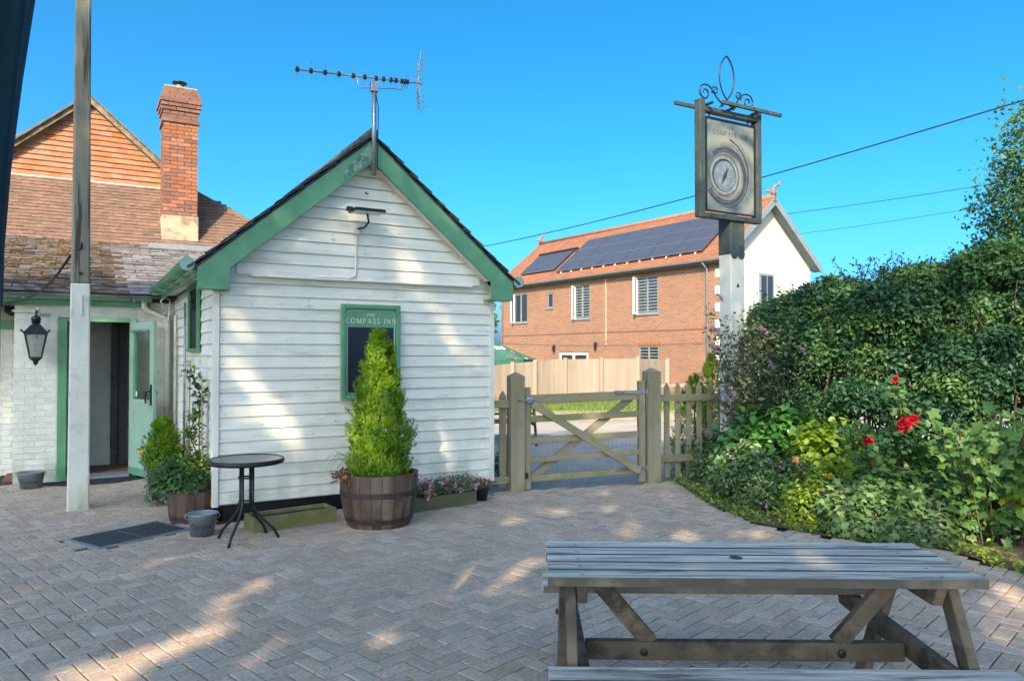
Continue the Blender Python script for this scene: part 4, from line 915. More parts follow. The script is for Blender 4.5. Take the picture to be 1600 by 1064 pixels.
# ------------------------------------------------------------------ picnic tables
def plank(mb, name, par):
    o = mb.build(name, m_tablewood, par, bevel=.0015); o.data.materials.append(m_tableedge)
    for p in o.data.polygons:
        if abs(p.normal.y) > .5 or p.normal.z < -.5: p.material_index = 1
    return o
def picnic(label):
    t = thing('picnic_table', label, 'picnic table')
    L_ = 1.66
    for i in range(5):
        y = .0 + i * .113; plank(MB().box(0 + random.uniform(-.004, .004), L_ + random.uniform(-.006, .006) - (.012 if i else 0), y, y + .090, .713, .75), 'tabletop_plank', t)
    for y0 in (-.37, .745):
        for j in range(2 if y0 > 0 else 2):
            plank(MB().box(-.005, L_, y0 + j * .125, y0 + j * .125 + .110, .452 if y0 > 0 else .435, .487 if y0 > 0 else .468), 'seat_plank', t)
    for x in (.13, 1.50):
        s = 1 if x < 1 else -1
        MB().hexa([(x - .022, -.38, .345), (x + .022, -.38, .345), (x + .022, .93, .355), (x - .022, .93, .355), (x - .022, -.41, .434), (x + .022, -.41, .434), (x + .022, .96, .442), (x - .022, .96, .442)]).build('seat_bearer', m_tableleg, t, bevel=.006)
        MB().hexa([(x - .022, .06, .63), (x + .022, .06, .63), (x + .022, .49, .63), (x - .022, .49, .63), (x - .022, .02, .712), (x + .022, .02, .712), (x + .022, .53, .712), (x - .022, .53, .712)]).build('top_bearer', m_tableleg, t, bevel=.006)
        xo = x + s * -.045
        MB().bar((xo, .08, .71), (xo, -.30, .0), .040, .08, (0, 1, .3)).build('leg', m_tableleg, t, bevel=.006); MB().bar((xo, .47, .71), (xo, .85, .0), .040, .08, (0, 1, -.3)).build('leg', m_tableleg, t, bevel=.006)
        for yy, zz in ((-.09, .40), (.64, .40)): MB().lathe([(.014, 0), (.014, .008), (.006, .012)], (xo - .024, yy, zz), 10, True, Matrix.Rotation(R(-90), 3, 'Y')).build('bolt', m_dark, t)
        MB().bar((x + s * .03, .28, .71), (x + s * .30, .28, .40), .040, .068, (1, 0, 0)).build('diagonal_brace', m_tableleg, t, bevel=.005)
    MB().box(.16, 1.47, .25, .295, .335, .412).build('stretcher', m_tableleg, t, bevel=.006)
    for x in (.40, 1.21): MB().lathe([(.016, 0), (.016, .008), (.006, .012)], (x, .25, .37), 10, True, Matrix.Rotation(R(90), 3, 'X')).build('bolt', m_dark, t)
    MB().lathe([(.001, .7512), (.026, .7512), (.028, .7505)], (.79, .285, 0), 20, False).build('parasol_hole_disc', m_dark, t)  # flat black disc painted for the dark inside an open hole
    for i in range(5):
        for x in (.13, 1.50): MB().lathe([(.001, .7508), (.007, .7508)], (x, .03 + i * .112, 0), 8, False).build('screw_head', m_dark, t)
    return t
pt1 = picnic('weathered grey slatted picnic table in the right foreground'); pt1.location = (.14, 2.86, 0); pt1.rotation_euler = (0, 0, R(-1.2))
pt2 = copy_tree(pt1); pt2['label'] = 'far picnic table half hidden behind the gate post in the car park'; pt2.location = at(843, 640, 13.0) * 1; pt2.location.z = 0; pt2.location.x -= 1.62; pt2.rotation_euler = (0, 0, R(6))
pt2.location.y = 13.2

# ------------------------------------------------------------------ gate and fences
GP0 = gnd(806, 770) + Vector((0, .07, 0)); GP1 = gnd(1020, 757) + Vector((0, .07, 0)); gdir = (GP1 - GP0).normalized(); GA = math.atan2(gdir.y, gdir.x); GL_ = (GP1 - GP0).length
def gate_post(name, label, p, w, h, grp):
    t = thing(name, label, 'gate post', p, GA, grp)
    MB().box(-w / 2, w / 2, -w / 2, w / 2, 0, h - .05).build('shaft', m_wood, t, bevel=.008)
    MB().add([(-w / 2, -w / 2, h - .05), (w / 2, -w / 2, h - .05), (w / 2, w / 2, h - .05), (-w / 2, w / 2, h - .05), (0, -w / 2 * .2, h), (0, w / 2 * .2, h)], [(0, 1, 4), (1, 2, 5, 4), (2, 3, 5), (3, 0, 4, 5), (3, 2, 1, 0)]).build('cap', m_wood, t)
    return t
gp1 = gate_post('gate_post', 'stout weathered gate post on the left, next to the white building', GP0, .17, 1.39, 'gate posts')
gp2 = gate_post('gate_post', 'stout weathered gate post on the right, between gate and picket fence', GP1, .175, 1.43, 'gate posts')
gt = thing('timber_gate', 'weathered five bar timber gate with crossed braces and wire mesh', 'gate', GP0, GA)
gx0, gx1 = .10, GL_ - .10
MB().box(gx0, gx0 + .075, -.035, .035, .02, 1.21).build('stile', m_wood, gt, bevel=.008)
MB().box(gx1 - .085, gx1, -.035, .035, .03, 1.27).build('stile', m_wood, gt, bevel=.008)
for i, (z0, z1) in enumerate(((1.03, 1.12), (.80, .875), (.55, .625), (.33, .40), (.11, .18))):
    l, r_ = gx0 + .076, gx1 - .086; dz = .0
    zz0 = z0 + (0 if i else -.02); zz1 = z1 + (0 if i else .0)
    MB().hexa([(l, -.022, zz0), (r_, -.022, zz0 + .03), (r_, .02, zz0 + .03), (l, .02, zz0), (l, -.022, zz1), (r_, -.022, zz1 + .03), (r_, .02, zz1 + .03), (l, .02, zz1)]).build('rail', m_woodh, gt, bevel=.005)
MB().bar((gx0 + .10, -.045, 1.02), (gx1 - .10, -.045, .16), .042, .085, (0, 1, 0)).v
d1 = MB().bar((gx0 + .09, -.045, 1.02), (gx1 - .09, -.045, .17), .085, .04, (0, 1, 0)); d1.build('brace', m_woodh, gt, bevel=.005)
d2 = MB().bar((gx0 + .12, .043, .16), (gx1 - .16, .043, 1.06), .085, .04, (0, 1, 0)); d2.build('brace', m_woodh, gt, bevel=.005)
wm = MB(); x = gx0 + .09
while x < gx1 - .09: wm.bar((x, .066, .0), (x, .066, .60), .003, .003, (0, 1, 0)); x += .06
for z in np.arange(.01, .62, .09): wm.bar((gx0 + .08, .066, z), (gx1 - .08, .066, z), .003, .003)
wm.build('wire_mesh', m_zinc, gt, kind='stuff')
for z in (1.10, .17): MB().box(gx1 - .42, gx1 + .03, -.041, -.0355 + .002, z + .015, z + .055).build('hinge_strap', m_alu, gt, bevel=.002); MB().tube([(gx1 + .02, -.05, z - .01), (gx1 + .02, -.05, z + .09)], .014, 8).build('hinge_pin', m_alu, gt)
MB().tube([(gx0 - .10, -.10, 1.06), (gx0 + .11, -.06, 1.06)], .011, 8).build('latch_bar', m_alu, gt); MB().box(gx0 + .01, gx0 + .09, -.07, -.036, 1.03, 1.10).build('latch', m_alu, gt, bevel=.005)
MB().box(gx0 - .02, gx0 + .03, -.07, -.04, .16, .22).build('latch', m_dark, gt)

def picket(name, label, org, ang, xs, x0, x1, rails, h, w=.075):
    t = thing(name, label, 'fence', org, ang)
    for z, mt_ in rails: MB().box(x0, x1, -.022, .02, z, z + .085).build('rail', mt_, t, bevel=.005)
    for x in xs:
        hh = h + random.uniform(-.012, .012)
        MB().prism([(x - w / 2, .06), (x + w / 2, .06), (x + w / 2, hh - .07), (x, hh), (x - w / 2, hh - .07)], .022, .042).build('picket', m_wood, t, bevel=.003)
    return t
picket('picket_fence', 'short weathered picket fence right of the gate, ending in shrubs', GP1, GA, [.23 + .155 * k for k in range(7)], .088, 1.3, ((1.01, m_woodh), (.26, m_woodh)), 1.24)
picket('picket_fence', 'narrow picket fence section between white building and left gate post', GP0 + gdir * -.02, GA, [-.13, -.30, -.46], -.60, -.07, ((.98, m_woodh), (.10, m_woodh)), 1.17, .085)

# pale close board fence beyond the verge
fb = thing('close_board_fence', 'new pale close board fence beyond the grass verge', 'fence', (0, 0, 0))
FY = 24.0
fpts = [at(770, 571, FY - 1.2), at(868, 561.5, FY - .3), at(998, 560, FY), at(1044, 563, FY + 1.0)]
x0p = Vector((-2.5, FY - 1.6, 0)); fp = [(x0p, 1.12)] + [(Vector((p.x, p.y, 0)), p.z) for p in fpts]
bmesh_ = None
for (a, za), (b, zb) in zip(fp, fp[1:]):
    n = int((b - a).length / .145); d = (b - a).normalized(); an_ = math.atan2(d.y, d.x)
    for k in range(n):
        q = a.lerp(b, (k + .5) / n); zt = za + (zb - za) * (k + .5) / n; wd = (b - a).length / n
        mb = MB().hexa([(-wd / 2 - .01, -.012, .18), (wd / 2, -.004, .18), (wd / 2, .012, .18), (-wd / 2 - .01, .008, .18), (-wd / 2 - .01, -.012, zt), (wd / 2, -.004, zt), (wd / 2, .012, zt), (-wd / 2 - .01, .008, zt)])
        o = mb.build('fence_board', m_fence, fb); o.location = (q.x, q.y, 0); o.rotation_euler = (0, 0, an_)
for px in (800, 835, 883, 939, 996, 1042):
    for (a, za), (b, zb) in zip(fp, fp[1:]):
        k = (px - 800) / F; pa, pb_ = a.x / a.y, b.x / b.y
        if pa <= k <= pb_:
            q = a.lerp(b, (k - pa) / (pb_ - pa)); zt = za + (zb - za) * (k - pa) / (pb_ - pa)
            po = MB().box(-.06, .06, -.07, -.02, .15, zt + .05).build('fence_post', m_fence, fb, bevel=.008); po.location = (q.x, q.y, 0)
# rustic rail and post by the picket fence
rr_ = thing('rail_fence', 'low pale timber rail with post beyond the picket fence', 'fence', (at(1075, 600, 15).x, 15, 0))
MB().box(-.75, .75, -.03, .03, .93, 1.0).build('rail', m_fence, rr_, bevel=.006); MB().box(-.80, -.70, -.05, .05, 0, 1.05).build('post', m_fence, rr_, bevel=.006); MB().box(.62, .72, -.05, .05, 0, 1.05).build('post', m_fence, rr_, bevel=.006)

# parasol beyond the fence
gp_ = thing('garden_parasol', 'open green parasol with printed letters and spots behind the pale fence', 'parasol', (at(752, 560, 25.2).x, 25.2, 0))
zc, zr = 2.18, 1.32; rr = at(838, 560, 25.2).x - gp_.location.x
nn_ = 8; vs = [(0, 0, zc)]; 
for k in range(nn_): a = 2 * math.pi * k / nn_ + R(4); vs.append((rr * math.cos(a), rr * math.sin(a), zr + .10))
can = MB()
for k in range(nn_):
    A_, B_ = Vector(vs[1 + k]), Vector(vs[1 + (k + 1) % nn_]); Tp = Vector(vs[0]); G = {}
    for i in range(5):
        for j in range(i + 1):
            p = Tp.lerp(A_.lerp(B_, j / i if i else 0), i / 4); mid = math.sin(math.pi * (j / i if i else 0)); p.z -= .05 * mid * (i / 4); G[i, j] = len(can.v); can.v.append(tuple(p))
    for i in range(4):
        for j in range(i + 1):
            can.f.append((G[i, j], G[i + 1, j], G[i + 1, j + 1]))
            if j < i: can.f.append((G[i, j], G[i + 1, j + 1], G[i, j + 1]))
    can.add([A_, B_, B_ + Vector((0, 0, -.13)), A_.lerp(B_, .5) + Vector((0, 0, -.20)), A_ + Vector((0, 0, -.13))], [(0, 1, 2, 3, 4)])
can.build('canopy', m_canopy, gp_)
MB().tube([(0, 0, 0), (0, 0, zc)], .03, 8).build('pole', m_fence, gp_)
sl_ = (zr + .1 - zc) / (rr * .93)
def pf_(a, b):   # map onto the facing canopy panel
    y = -(.58 - b / math.hypot(1, sl_)) ; return (a, y * 1.0, zc + abs(y) * sl_ * 1.08 + .035)
fA, fB, fT = Vector(vs[7]), Vector(vs[8]), Vector(vs[0]); fN = (fB - fA).cross(fT - fA).normalized(); fE = (fB - fA).normalized(); fU = (fT - fA.lerp(fB, .5)).normalized()
if fN.z < 0: fN = -fN
fO = fT.lerp(fA.lerp(fB, .5), .60)
text_mb('hs', .27, (.28, 0), lambda a, b: tuple(fO + fE * a + fU * b + fN * .02), .12).build('lettering', m_letter, gp_)
for k in range(26):
    a = R(random.uniform(-88, 5)); q = random.uniform(.45, .95) * rr * .95; c = Vector((q * math.cos(a), q * math.sin(a), zc + q * sl_ * 1.02 + .03)); s_ = random.uniform(.03, .075)
    nrm = Vector((-sl_ * math.cos(a), -sl_ * math.sin(a), 1)).normalized(); t1 = nrm.orthogonal().normalized(); t2 = nrm.cross(t1)
    MB().add([c + (t1 * math.cos(w_) * s_ + t2 * math.sin(w_) * s_ * .7) for w_ in [i * math.pi / 4 for i in range(8)]], [tuple(range(8))]).build('printed_spot', [m_red, m_letter, l_lime][k % 3], gp_)

# ------------------------------------------------------------------ brick house with solar panels
C0 = Vector((7.26, 26.0, -.2)); hu = Vector((-.567, .824, 0)); HA = math.atan2(hu.y, hu.x)
ho = thing('brick_house', 'two storey orange brick house with solar panels and cream gable', 'building', C0, HA)
HL, HD, HE, HR = 13.8, 5.35, 5.35, 7.55; ov = .28
def hx(px): k = (px - 800) / F; return (C0.x - k * C0.y) / (.567 + .824 * k)
def hz(px, py): t = hx(px); return at(px, py, C0.y + .824 * t).z + .2
def brickmat():
    m = M('house_facing_brick', (.5, .2, .1), .85, .1, 3, 0); n = m.node_tree.nodes; L = m.node_tree.links; b = n['Principled BSDF']
    tc = n.new('ShaderNodeTexCoord'); sp = n.new('ShaderNodeSeparateXYZ'); cb_ = n.new('ShaderNodeCombineXYZ'); L.new(tc.outputs['Object'], sp.inputs[0])
    ad = n.new('ShaderNodeMath'); ad.operation = 'ADD'; L.new(sp.outputs[0], ad.inputs[0]); L.new(sp.outputs[1], ad.inputs[1]); L.new(ad.outputs[0], cb_.inputs[0]); L.new(sp.outputs[2], cb_.inputs[1])
    bt = n.new('ShaderNodeTexBrick'); L.new(cb_.outputs[0], bt.inputs[0]); bt.inputs['Scale'].default_value = 1; bt.inputs['Brick Width'].default_value = .225; bt.inputs['Row Height'].default_value = .075; bt.inputs['Mortar Size'].default_value = .008; bt.offset = .5
    bt.inputs['Color1'].default_value = (.25, .098, .050, 1); bt.inputs['Color2'].default_value = (.12, .08, .062, 1); bt.inputs['Mortar'].default_value = (.28, .22, .17, 1); bt.inputs['Bias'].default_value = -.25
    nz = n.new('ShaderNodeTexNoise'); nz.inputs['Scale'].default_value = .8; L.new(tc.outputs['Object'], nz.inputs['Vector'])
    mr = n.new('ShaderNodeMapRange'); mr.inputs[3].default_value = .85; mr.inputs[4].default_value = 1.18; L.new(nz.outputs[0], mr.inputs[0])
    hs_ = n.new('ShaderNodeHueSaturation'); L.new(bt.outputs[0], hs_.inputs['Color']); L.new(mr.outputs[0], hs_.inputs['Value']); L.new(hs_.outputs[0], b.inputs['Base Color'])
    bp = n.new('ShaderNodeBump'); bp.inputs['Strength'].default_value = .5; bp.inputs['Distance'].default_value = .01; bp.invert = True; L.new(bt.outputs['Fac'], bp.inputs['Height']); L.new(bp.outputs[0], b.inputs['Normal']); return m
m_hb = brickmat()
wins = []
def wn(px0, px1, y0, y1): a, b = hx(px1), hx(px0); return (a, b, hz((px0 + px1) / 2, y1), hz((px0 + px1) / 2, y0))
W_ = [wn(803, 824, 459, 504), wn(855, 864, 458, 481), wn(898, 921.5, 446, 498), wn(995, 1028, 432, 490), wn(998, 1029, 541, 580)]
DW = wn(873, 919, 550, 610)
# front wall as grid with openings
ops = W_ + [(DW[0], DW[1], 0.0, DW[3])]
xs = sorted(set([0, HL] + [o[0] for o in ops] + [o[1] for o in ops])); zs = sorted(set([0, HE] + [max(o[2], 0) for o in ops] + [o[3] for o in ops]))
fw = MB()
for a, b in zip(xs, xs[1:]):
    run = None
    for c, d in zip(zs, zs[1:]):
        if any(o[0] < (a + b) / 2 < o[1] and o[2] < (c + d) / 2 < o[3] for o in ops): continue
        fw.box(a, b, -.11, 0, c, d)
fw.build('front_wall', m_hb, ho)
MB().prism([(-HD, 0), (0, 0), (0, HE), (-HD / 2, HR - .12), (-HD, HE)], .02, .12, lambda x, y, z: (y, x if x < 0 else -.112, z)).build('gable_wall', m_cream, ho)
MB().prism([(-HD, 0), (0, 0), (0, HE), (-HD / 2, HR - .12), (-HD, HE)], HL - .12, HL, lambda x, y, z: (y, x if x < 0 else -.112, z)).build('gable_wall', m_hb, ho)
MB().box(.12, HL - .12, -HD, -HD + .1, 0, HE).build('rear_wall', m_hb, ho)
MB().box(.12, HL - .12, -.9, -.85, 0, HE).build('inner_partition', m_interior, ho)
zb = hz(1115, 513); MB().box(0, HL, .002, .018, zb - .03, zb + .02).build('brick_band', m_chimbrick2, ho)
for k in range(17):
    z = 0 + k * .30; 
    if z < HE - .2: MB().box(-.012 if k % 2 else -.012, .20 if k % 2 else .08, -.06, .008, z, z + .295).build('quoin', m_quoin if k % 2 else m_hb, ho)
hp = math.atan((HR - HE) / (HD / 2 + .0)); tp_ = math.tan(hp)
def RP(x, s, h=0): # point on front roof slope: s up slope from the eave edge
    return (x, ov - s * math.cos(hp) + h * math.sin(hp), HE - ov * tp_ + s * math.sin(hp) + h * math.cos(hp))
LR = (HD / 2 + ov) / math.cos(hp)
rfm = MB().hexa([RP(-.32, 0, -.1), RP(HL + .3, 0, -.1), RP(HL + .3, LR, -.1), RP(-.32, LR, -.1), RP(-.32, 0, 0), RP(HL + .3, 0, 0), RP(HL + .3, LR, 0), RP(-.32, LR, 0)])
rf1 = rfm.build('roof', m_housetile, ho)
def RB(x, s, h=0): p = RP(x, s, h); return (p[0], -HD - p[1], p[2])
MB().hexa([RB(HL + .3, 0, -.1), RB(-.32, 0, -.1), RB(-.32, LR, -.1), RB(HL + .3, LR, -.1), RB(HL + .3, 0, 0), RB(-.32, 0, 0), RB(-.32, LR, 0), RB(HL + .3, LR, 0)]).build('roof', m_housetile, ho)
rt = MB(); s = 0; k = 0
while s < LR - .05:
    rt.hexa([RP(-.33, s, .0), RP(HL + .31, s, .0), RP(HL + .31, s + .12, .0), RP(-.33, s + .12, .0), RP(-.33, s, .022), RP(HL + .31, s, .022), RP(HL + .31, s + .12, .004), RP(-.33, s + .12, .004)]); s += .115
rt.build('tile_courses', m_housetile, rf1, kind='stuff')
MB().tube([(-.33, -HD / 2, HR + .03), (HL + .31, -HD / 2, HR + .03)], .09, 8).build('ridge', m_housetile, ho, smooth=True)
for sg in (0, 1):
    f_ = RP if sg == 0 else RB
    MB().hexa([f_(-.36, -.05, -.22), f_(-.33, -.05, -.22), f_(-.33, LR, -.22), f_(-.36, LR, -.22), f_(-.36, -.05, .0), f_(-.33, -.05, .0), f_(-.33, LR, .0), f_(-.36, LR, .0)]).build('barge_board', m_greyp, ho)
    MB().hexa([f_(-.33, -.02, -.17), f_(.02, -.02, -.17), f_(.02, LR, -.17), f_(-.33, LR, -.17), f_(-.33, -.02, -.13), f_(.02, -.02, -.13), f_(.02, LR, -.13), f_(-.33, LR, -.13)]).build('verge_soffit', m_greyp, ho)
ez = HE - ov * tp_
MB().box(-.3, HL + .25, .001 + .0, ov - .03, ez - .13, ez - .05).build('eaves_board', m_greyp, ho)
gutter(MB(), (-.3, ov + .05, ez - .02), (HL + .25, ov + .05, ez - .02), .07).build('gutter', m_greyp, ho)
for px in (1107, 786): x = hx(px); MB().tube([(x, ov + .04, ez - .08), (x, .07, ez - .30), (x, .07, .1)], .045, 8).build('downpipe', m_greyp, ho, smooth=True)
MB().box(hx(948), hx(947) + .03, .005, .03, hz(947, 540), hz(947, 436)).build('cable_conduit', m_render, ho)
# finials
for x in (-.3, HL + .2):
    fn = MB(); z = HR + .1
    fn.tube([(x, -HD / 2, z), (x + .05, -HD / 2 + .02, z + .18), (x - .02, -HD / 2 - .05, z + .32), (x - .10, -HD / 2 - .14, z + .36), (x - .12, -HD / 2 - .2, z + .50)], [.10, .07, .06, .045, .02], 8)
    fn.tube([(x + .02, -HD / 2, z + .1), (x + .22, -HD / 2 + .12, z + .16), (x + .3, -HD / 2 + .18, z + .08)], [.06, .045, .015], 6); fn.tube([(x - .1, -HD / 2 - .1, z + .36), (x - .22, -HD / 2 - .14, z + .32)], [.04, .012], 6)
    fn.build('ridge_finial', m_housetile, ho, smooth=True)
# windows
def window(x0, x1, z0, z1, louvre, openc, y=0, panes=2):
    f = MB(); t = .05
    f.box(x0, x1, -.08, -.02, z0, z0 + t).box(x0, x1, -.08, -.02, z1 - t, z1).box(x0, x0 + t, -.08, -.02, z0 + t, z1 - t).box(x1 - t, x1, -.08, -.02, z0 + t, z1 - t)
    w = f.build('window', m_greyp, ho)
    MB().box(x0 - .06, x1 + .06, -.03, .05, z0 - .06, z0 - .002).build('sill', m_greyp, w)
    pw = (x1 - x0 - 2 * t) / panes
    for k in range(panes):
        a = x0 + t + k * pw
        MB().box(a + .01, a + pw - .01, -.062, -.055, z0 + t, z1 - t).build('pane', m_glassd, w)
        if k: MB().box(a - .03, a + .03, -.075, -.015, z0 + t, z1 - t).build('mullion', m_greyp, w)
        if louvre:
            lv = MB(); z = z0 + t + .03
            while z < z1 - t - .05: lv.hexa([(a + .03, -.054, z), (a + pw - .03, -.054, z), (a + pw - .03, -.035, z + .015), (a + .03, -.035, z + .015), (a + .03, -.054, z + .012), (a + pw - .03, -.054, z + .012), (a + pw - .03, -.03, z + .035), (a + .03, -.03, z + .035)]); z += .12
            lv.build('shutter', m_shutter, w)
    if openc:   # casement swung outwards on the far (left) side
        c = MB(); L_ = pw * .6; d = .15
        c.bar((x1, .0, z0 + .03), (x1 - d * .5, L_ * .75, z0 + .03), .04, .05).bar((x1, .0, z1 - .03), (x1 - d * .5, L_ * .75, z1 - .03), .04, .05).bar((x1 - d * .5, L_ * .75, z0), (x1 - d * .5, L_ * .75, z1), .05, .05).bar((x1, 0, z0), (x1, 0, z1), .05, .05)
        q = c.build('open_casement', m_white, w)
        MB().add([(x1, .0, z0 + .05), (x1 - d * .5, L_ * .75, z0 + .05), (x1 - d * .5, L_ * .75, z1 - .05), (x1, 0, z1 - .05)], [(0, 1, 2, 3)]).build('casement_glass', m_glass, q)
    return w
window(*W_[0], False, True, panes=2); window(*W_[1], False, False, panes=1); window(*W_[2], True, True); window(*W_[3], True, True); window(*W_[4], True, False)
for w_ in (W_[3], W_[4]):
    x = w_[0] - .05
    while x < w_[1] + .05: MB().box(x, x + .066, .001, .012, w_[3] + .01, w_[3] + .22).build('lintel_brick', m_chimbrick, ho); x += .075
dd_ = MB().box(DW[0], DW[1], -.09, -.05, 0, DW[3]).build('patio_door', m_white, ho); MB().box(DW[0] + .15, DW[0] + (DW[1] - DW[0]) * .46, -.048, -.04, .2, DW[3] - .12).build('pane', m_glassd, dd_); MB().box(DW[0] + (DW[1] - DW[0]) * .54, DW[1] - .15, -.048, -.04, .2, DW[3] - .12).build('pane', m_glassd, dd_)
for px, py in ((868, 545), (933, 541)):
    x, z = hx(px), hz(px, py); MB().lathe([(.02, .14), (.07, .1), (.05, -.08), (.02, -.16)], (x, .12, z), 8).build('wall_lamp', m_dark, ho); MB().tube([(x, 0, z + .1), (x, .14, z + .17)], .02, 6).build('lamp_arm', m_dark, ho)
# gable window (faces -x)
def gs_(px): k = (px - 800) / F; return (k * C0.y - C0.x) / (.824 - .567 * k)
ga, gb = gs_(1187), gs_(1209); za_, zb_ = at(1198, 479, C0.y + .567 * (ga + gb) / 2).z + .2, at(1198, 428, C0.y + .567 * (ga + gb) / 2).z + .2
gwn = MB().box(-.03, .02, -gb, -ga, za_, zb_).build('window', m_greyp, ho)
MB().box(-.038, -.031, -gb + .08, -(ga + gb) / 2 - .03, za_ + .08, zb_ - .08).build('pane', m_glassd, gwn); MB().box(-.038, -.031, -(ga + gb) / 2 + .03, -ga - .08, za_ + .08, zb_ - .08).build('pane', m_glassd, gwn)
MB().box(-.07, .0, -gb - .05, -ga + .05, za_ - .07, za_ - .003).build('sill', m_greyp, gwn)
# solar panels on roof: coordinates by intersection with the roof plane
Minv = (Matrix.Translation(C0) @ Matrix.Rotation(HA, 4, 'Z')).inverted()
def roofhit(px, py):
    o = Minv @ Vector((0, 0, H)); d = (Minv.to_3x3() @ ray(px, py)); n_ = Vector((0, math.sin(hp), math.cos(hp))); p0 = Vector(RP(0, 0)); t = (p0 - o).dot(n_) / d.dot(n_); p = o + d * t
    return p.x, (ov - p.y) / math.cos(hp)
q1, q2, q3 = roofhit(867, 431), roofhit(927, 371), roofhit(1103, 391)
xa, xb = q3[0] + .0, q1[0]; sa, sb = .48, min(LR - .25, .48 + 2.55); ncol, nrow = 6, 3
slr = thing('solar_array', 'large dark solar panel array on the orange roof behind the sign', 'solar panels', C0, HA)
xa = max(xa, .5)
pwid = (xb - xa) / ncol; ph_ = (sb - sa) / nrow
def panel(x0, x1, s0, s1, par): 
    p = MB().hexa([RP(x0, s0, .09), RP(x1, s0, .09), RP(x1, s1, .09), RP(x0, s1, .09), RP(x0, s0, .13), RP(x1, s0, .13), RP(x1, s1, .13), RP(x0, s1, .13)]).build('solar_panel', m_solar, par)
    for u0, u1, v0, v1 in ((x0 - .012, x1 + .012, s0 - .012, s0), (x0 - .012, x1 + .012, s1, s1 + .012)):
        MB().hexa([RP(u0, v0, .10), RP(u1, v0, .10), RP(u1, v1, .10), RP(u0, v1, .10), RP(u0, v0, .136), RP(u1, v0, .136), RP(u1, v1, .136), RP(u0, v1, .136)]).build('panel_edge', m_solarf, p)
for i in range(ncol):
    for j in range(nrow): panel(xa + i * pwid + .015, xa + (i + 1) * pwid - .015, sa + j * ph_ + .018, sa + (j + 1) * ph_ - .018, slr)
for i in range(ncol * 2):
    x = xa + (i + .5) * pwid / 2; MB().hexa([RP(x - .02, sa - .05, .03), RP(x + .02, sa - .05, .03), RP(x + .02, sa + .3, .03), RP(x - .02, sa + .3, .03), RP(x - .02, sa - .05, .07), RP(x + .02, sa - .05, .07), RP(x + .02, sa + .3, .07), RP(x - .02, sa + .3, .07)]).build('rail_end', m_white, slr)
s3 = thing('solar_water_heater', 'small separate solar panel on the far left of the orange roof', 'solar panels', C0, HA)
r1_, r2_ = roofhit(857, 434), roofhit(806, 440); xa2, xb2 = r1_[0], r2_[0]
panel(xa2, xb2, .75, 2.25, s3)
MB().tube([RP(xa2 - .3, 2.32, .15), RP(xb2 + .02, 2.32, .15)], .06, 8).build('manifold', m_dark, s3)

# ------------------------------------------------------------------ hanging pub sign
SG = gnd(1150, 745); SY = 9.1
sp0 = at(1146, 600, 9.3); sgp = Vector((sp0.x, 9.35, 0))
ps = thing('sign_post', 'tall white painted square post with dark top carrying the pub sign', 'post', sgp, ANG)
MB().box(-.12, .12, -.10, .10, .62, 2.84).build('white_shaft', m_poleW, ps, bevel=.012)
MB().box(-.125, .125, -.105, .105, 0, .62).build('dark_base', m_dark, ps, bevel=.01)
MB().box(-.123, .123, -.103, .103, 2.84, 3.30).build('dark_top', m_signwood, ps, bevel=.008)
for k in range(2): MB().lathe([(.06, 0), (.06, .004)], (-.061 + k * .122, -.1035, 2.84), 16, True, Matrix.Rotation(R(90), 3, 'X')).build('scallop', m_signwood, ps)
MB().add([(-.03, -.1035, 2.43), (.03, -.1035, 2.43), (0, -.1035, 2.48)], [(0, 1, 2)]).build('badge', m_dark, ps)
so_ = at(1090, 339, 8.95); sg = thing('pub_sign', 'weathered hanging sign picturing a compass, lettered THE COMPASS INN', 'pub sign', Vector((so_.x, 8.95, so_.z)), ANG)
GW = 1.06; GH = 1.43
for x0, x1 in ((0, .085), (GW - .085, GW)): MB().box(x0, x1, -.05, .05, 0, GH).build('frame_stile', m_signwood, sg, bevel=.006)
MB().box(.085, GW - .085, -.05, .05, 0, .06).build('frame_rail', m_signwood, sg, bevel=.006); MB().box(.085, GW - .085, -.05, .05, GH - .14, GH - .08).build('frame_rail', m_signwood, sg, bevel=.006)
for yy, xa_, xb_, zz in ((-.12, .30, GW + .28, GH - .0), (.12, -.25, GW + .0, GH - .03)): MB().box(xa_, xb_, yy - .018, yy + .018, zz - .045, zz).build('cross_bar', m_signwood, sg, bevel=.004)
for x in (.12, .5, .9): MB().box(x - .012, x + .012, -.14, .14, GH - .075, GH - .05).build('tie_bar', m_dark, sg)
for x in (.2, .86): MB().tube([(x, 0, GH - .14), (x, 0, GH - .20)], .01, 6).build('hanger', m_dark, sg)
bz0, bz1, bx0, bx1 = .09, GH - .20, .125, GW - .10
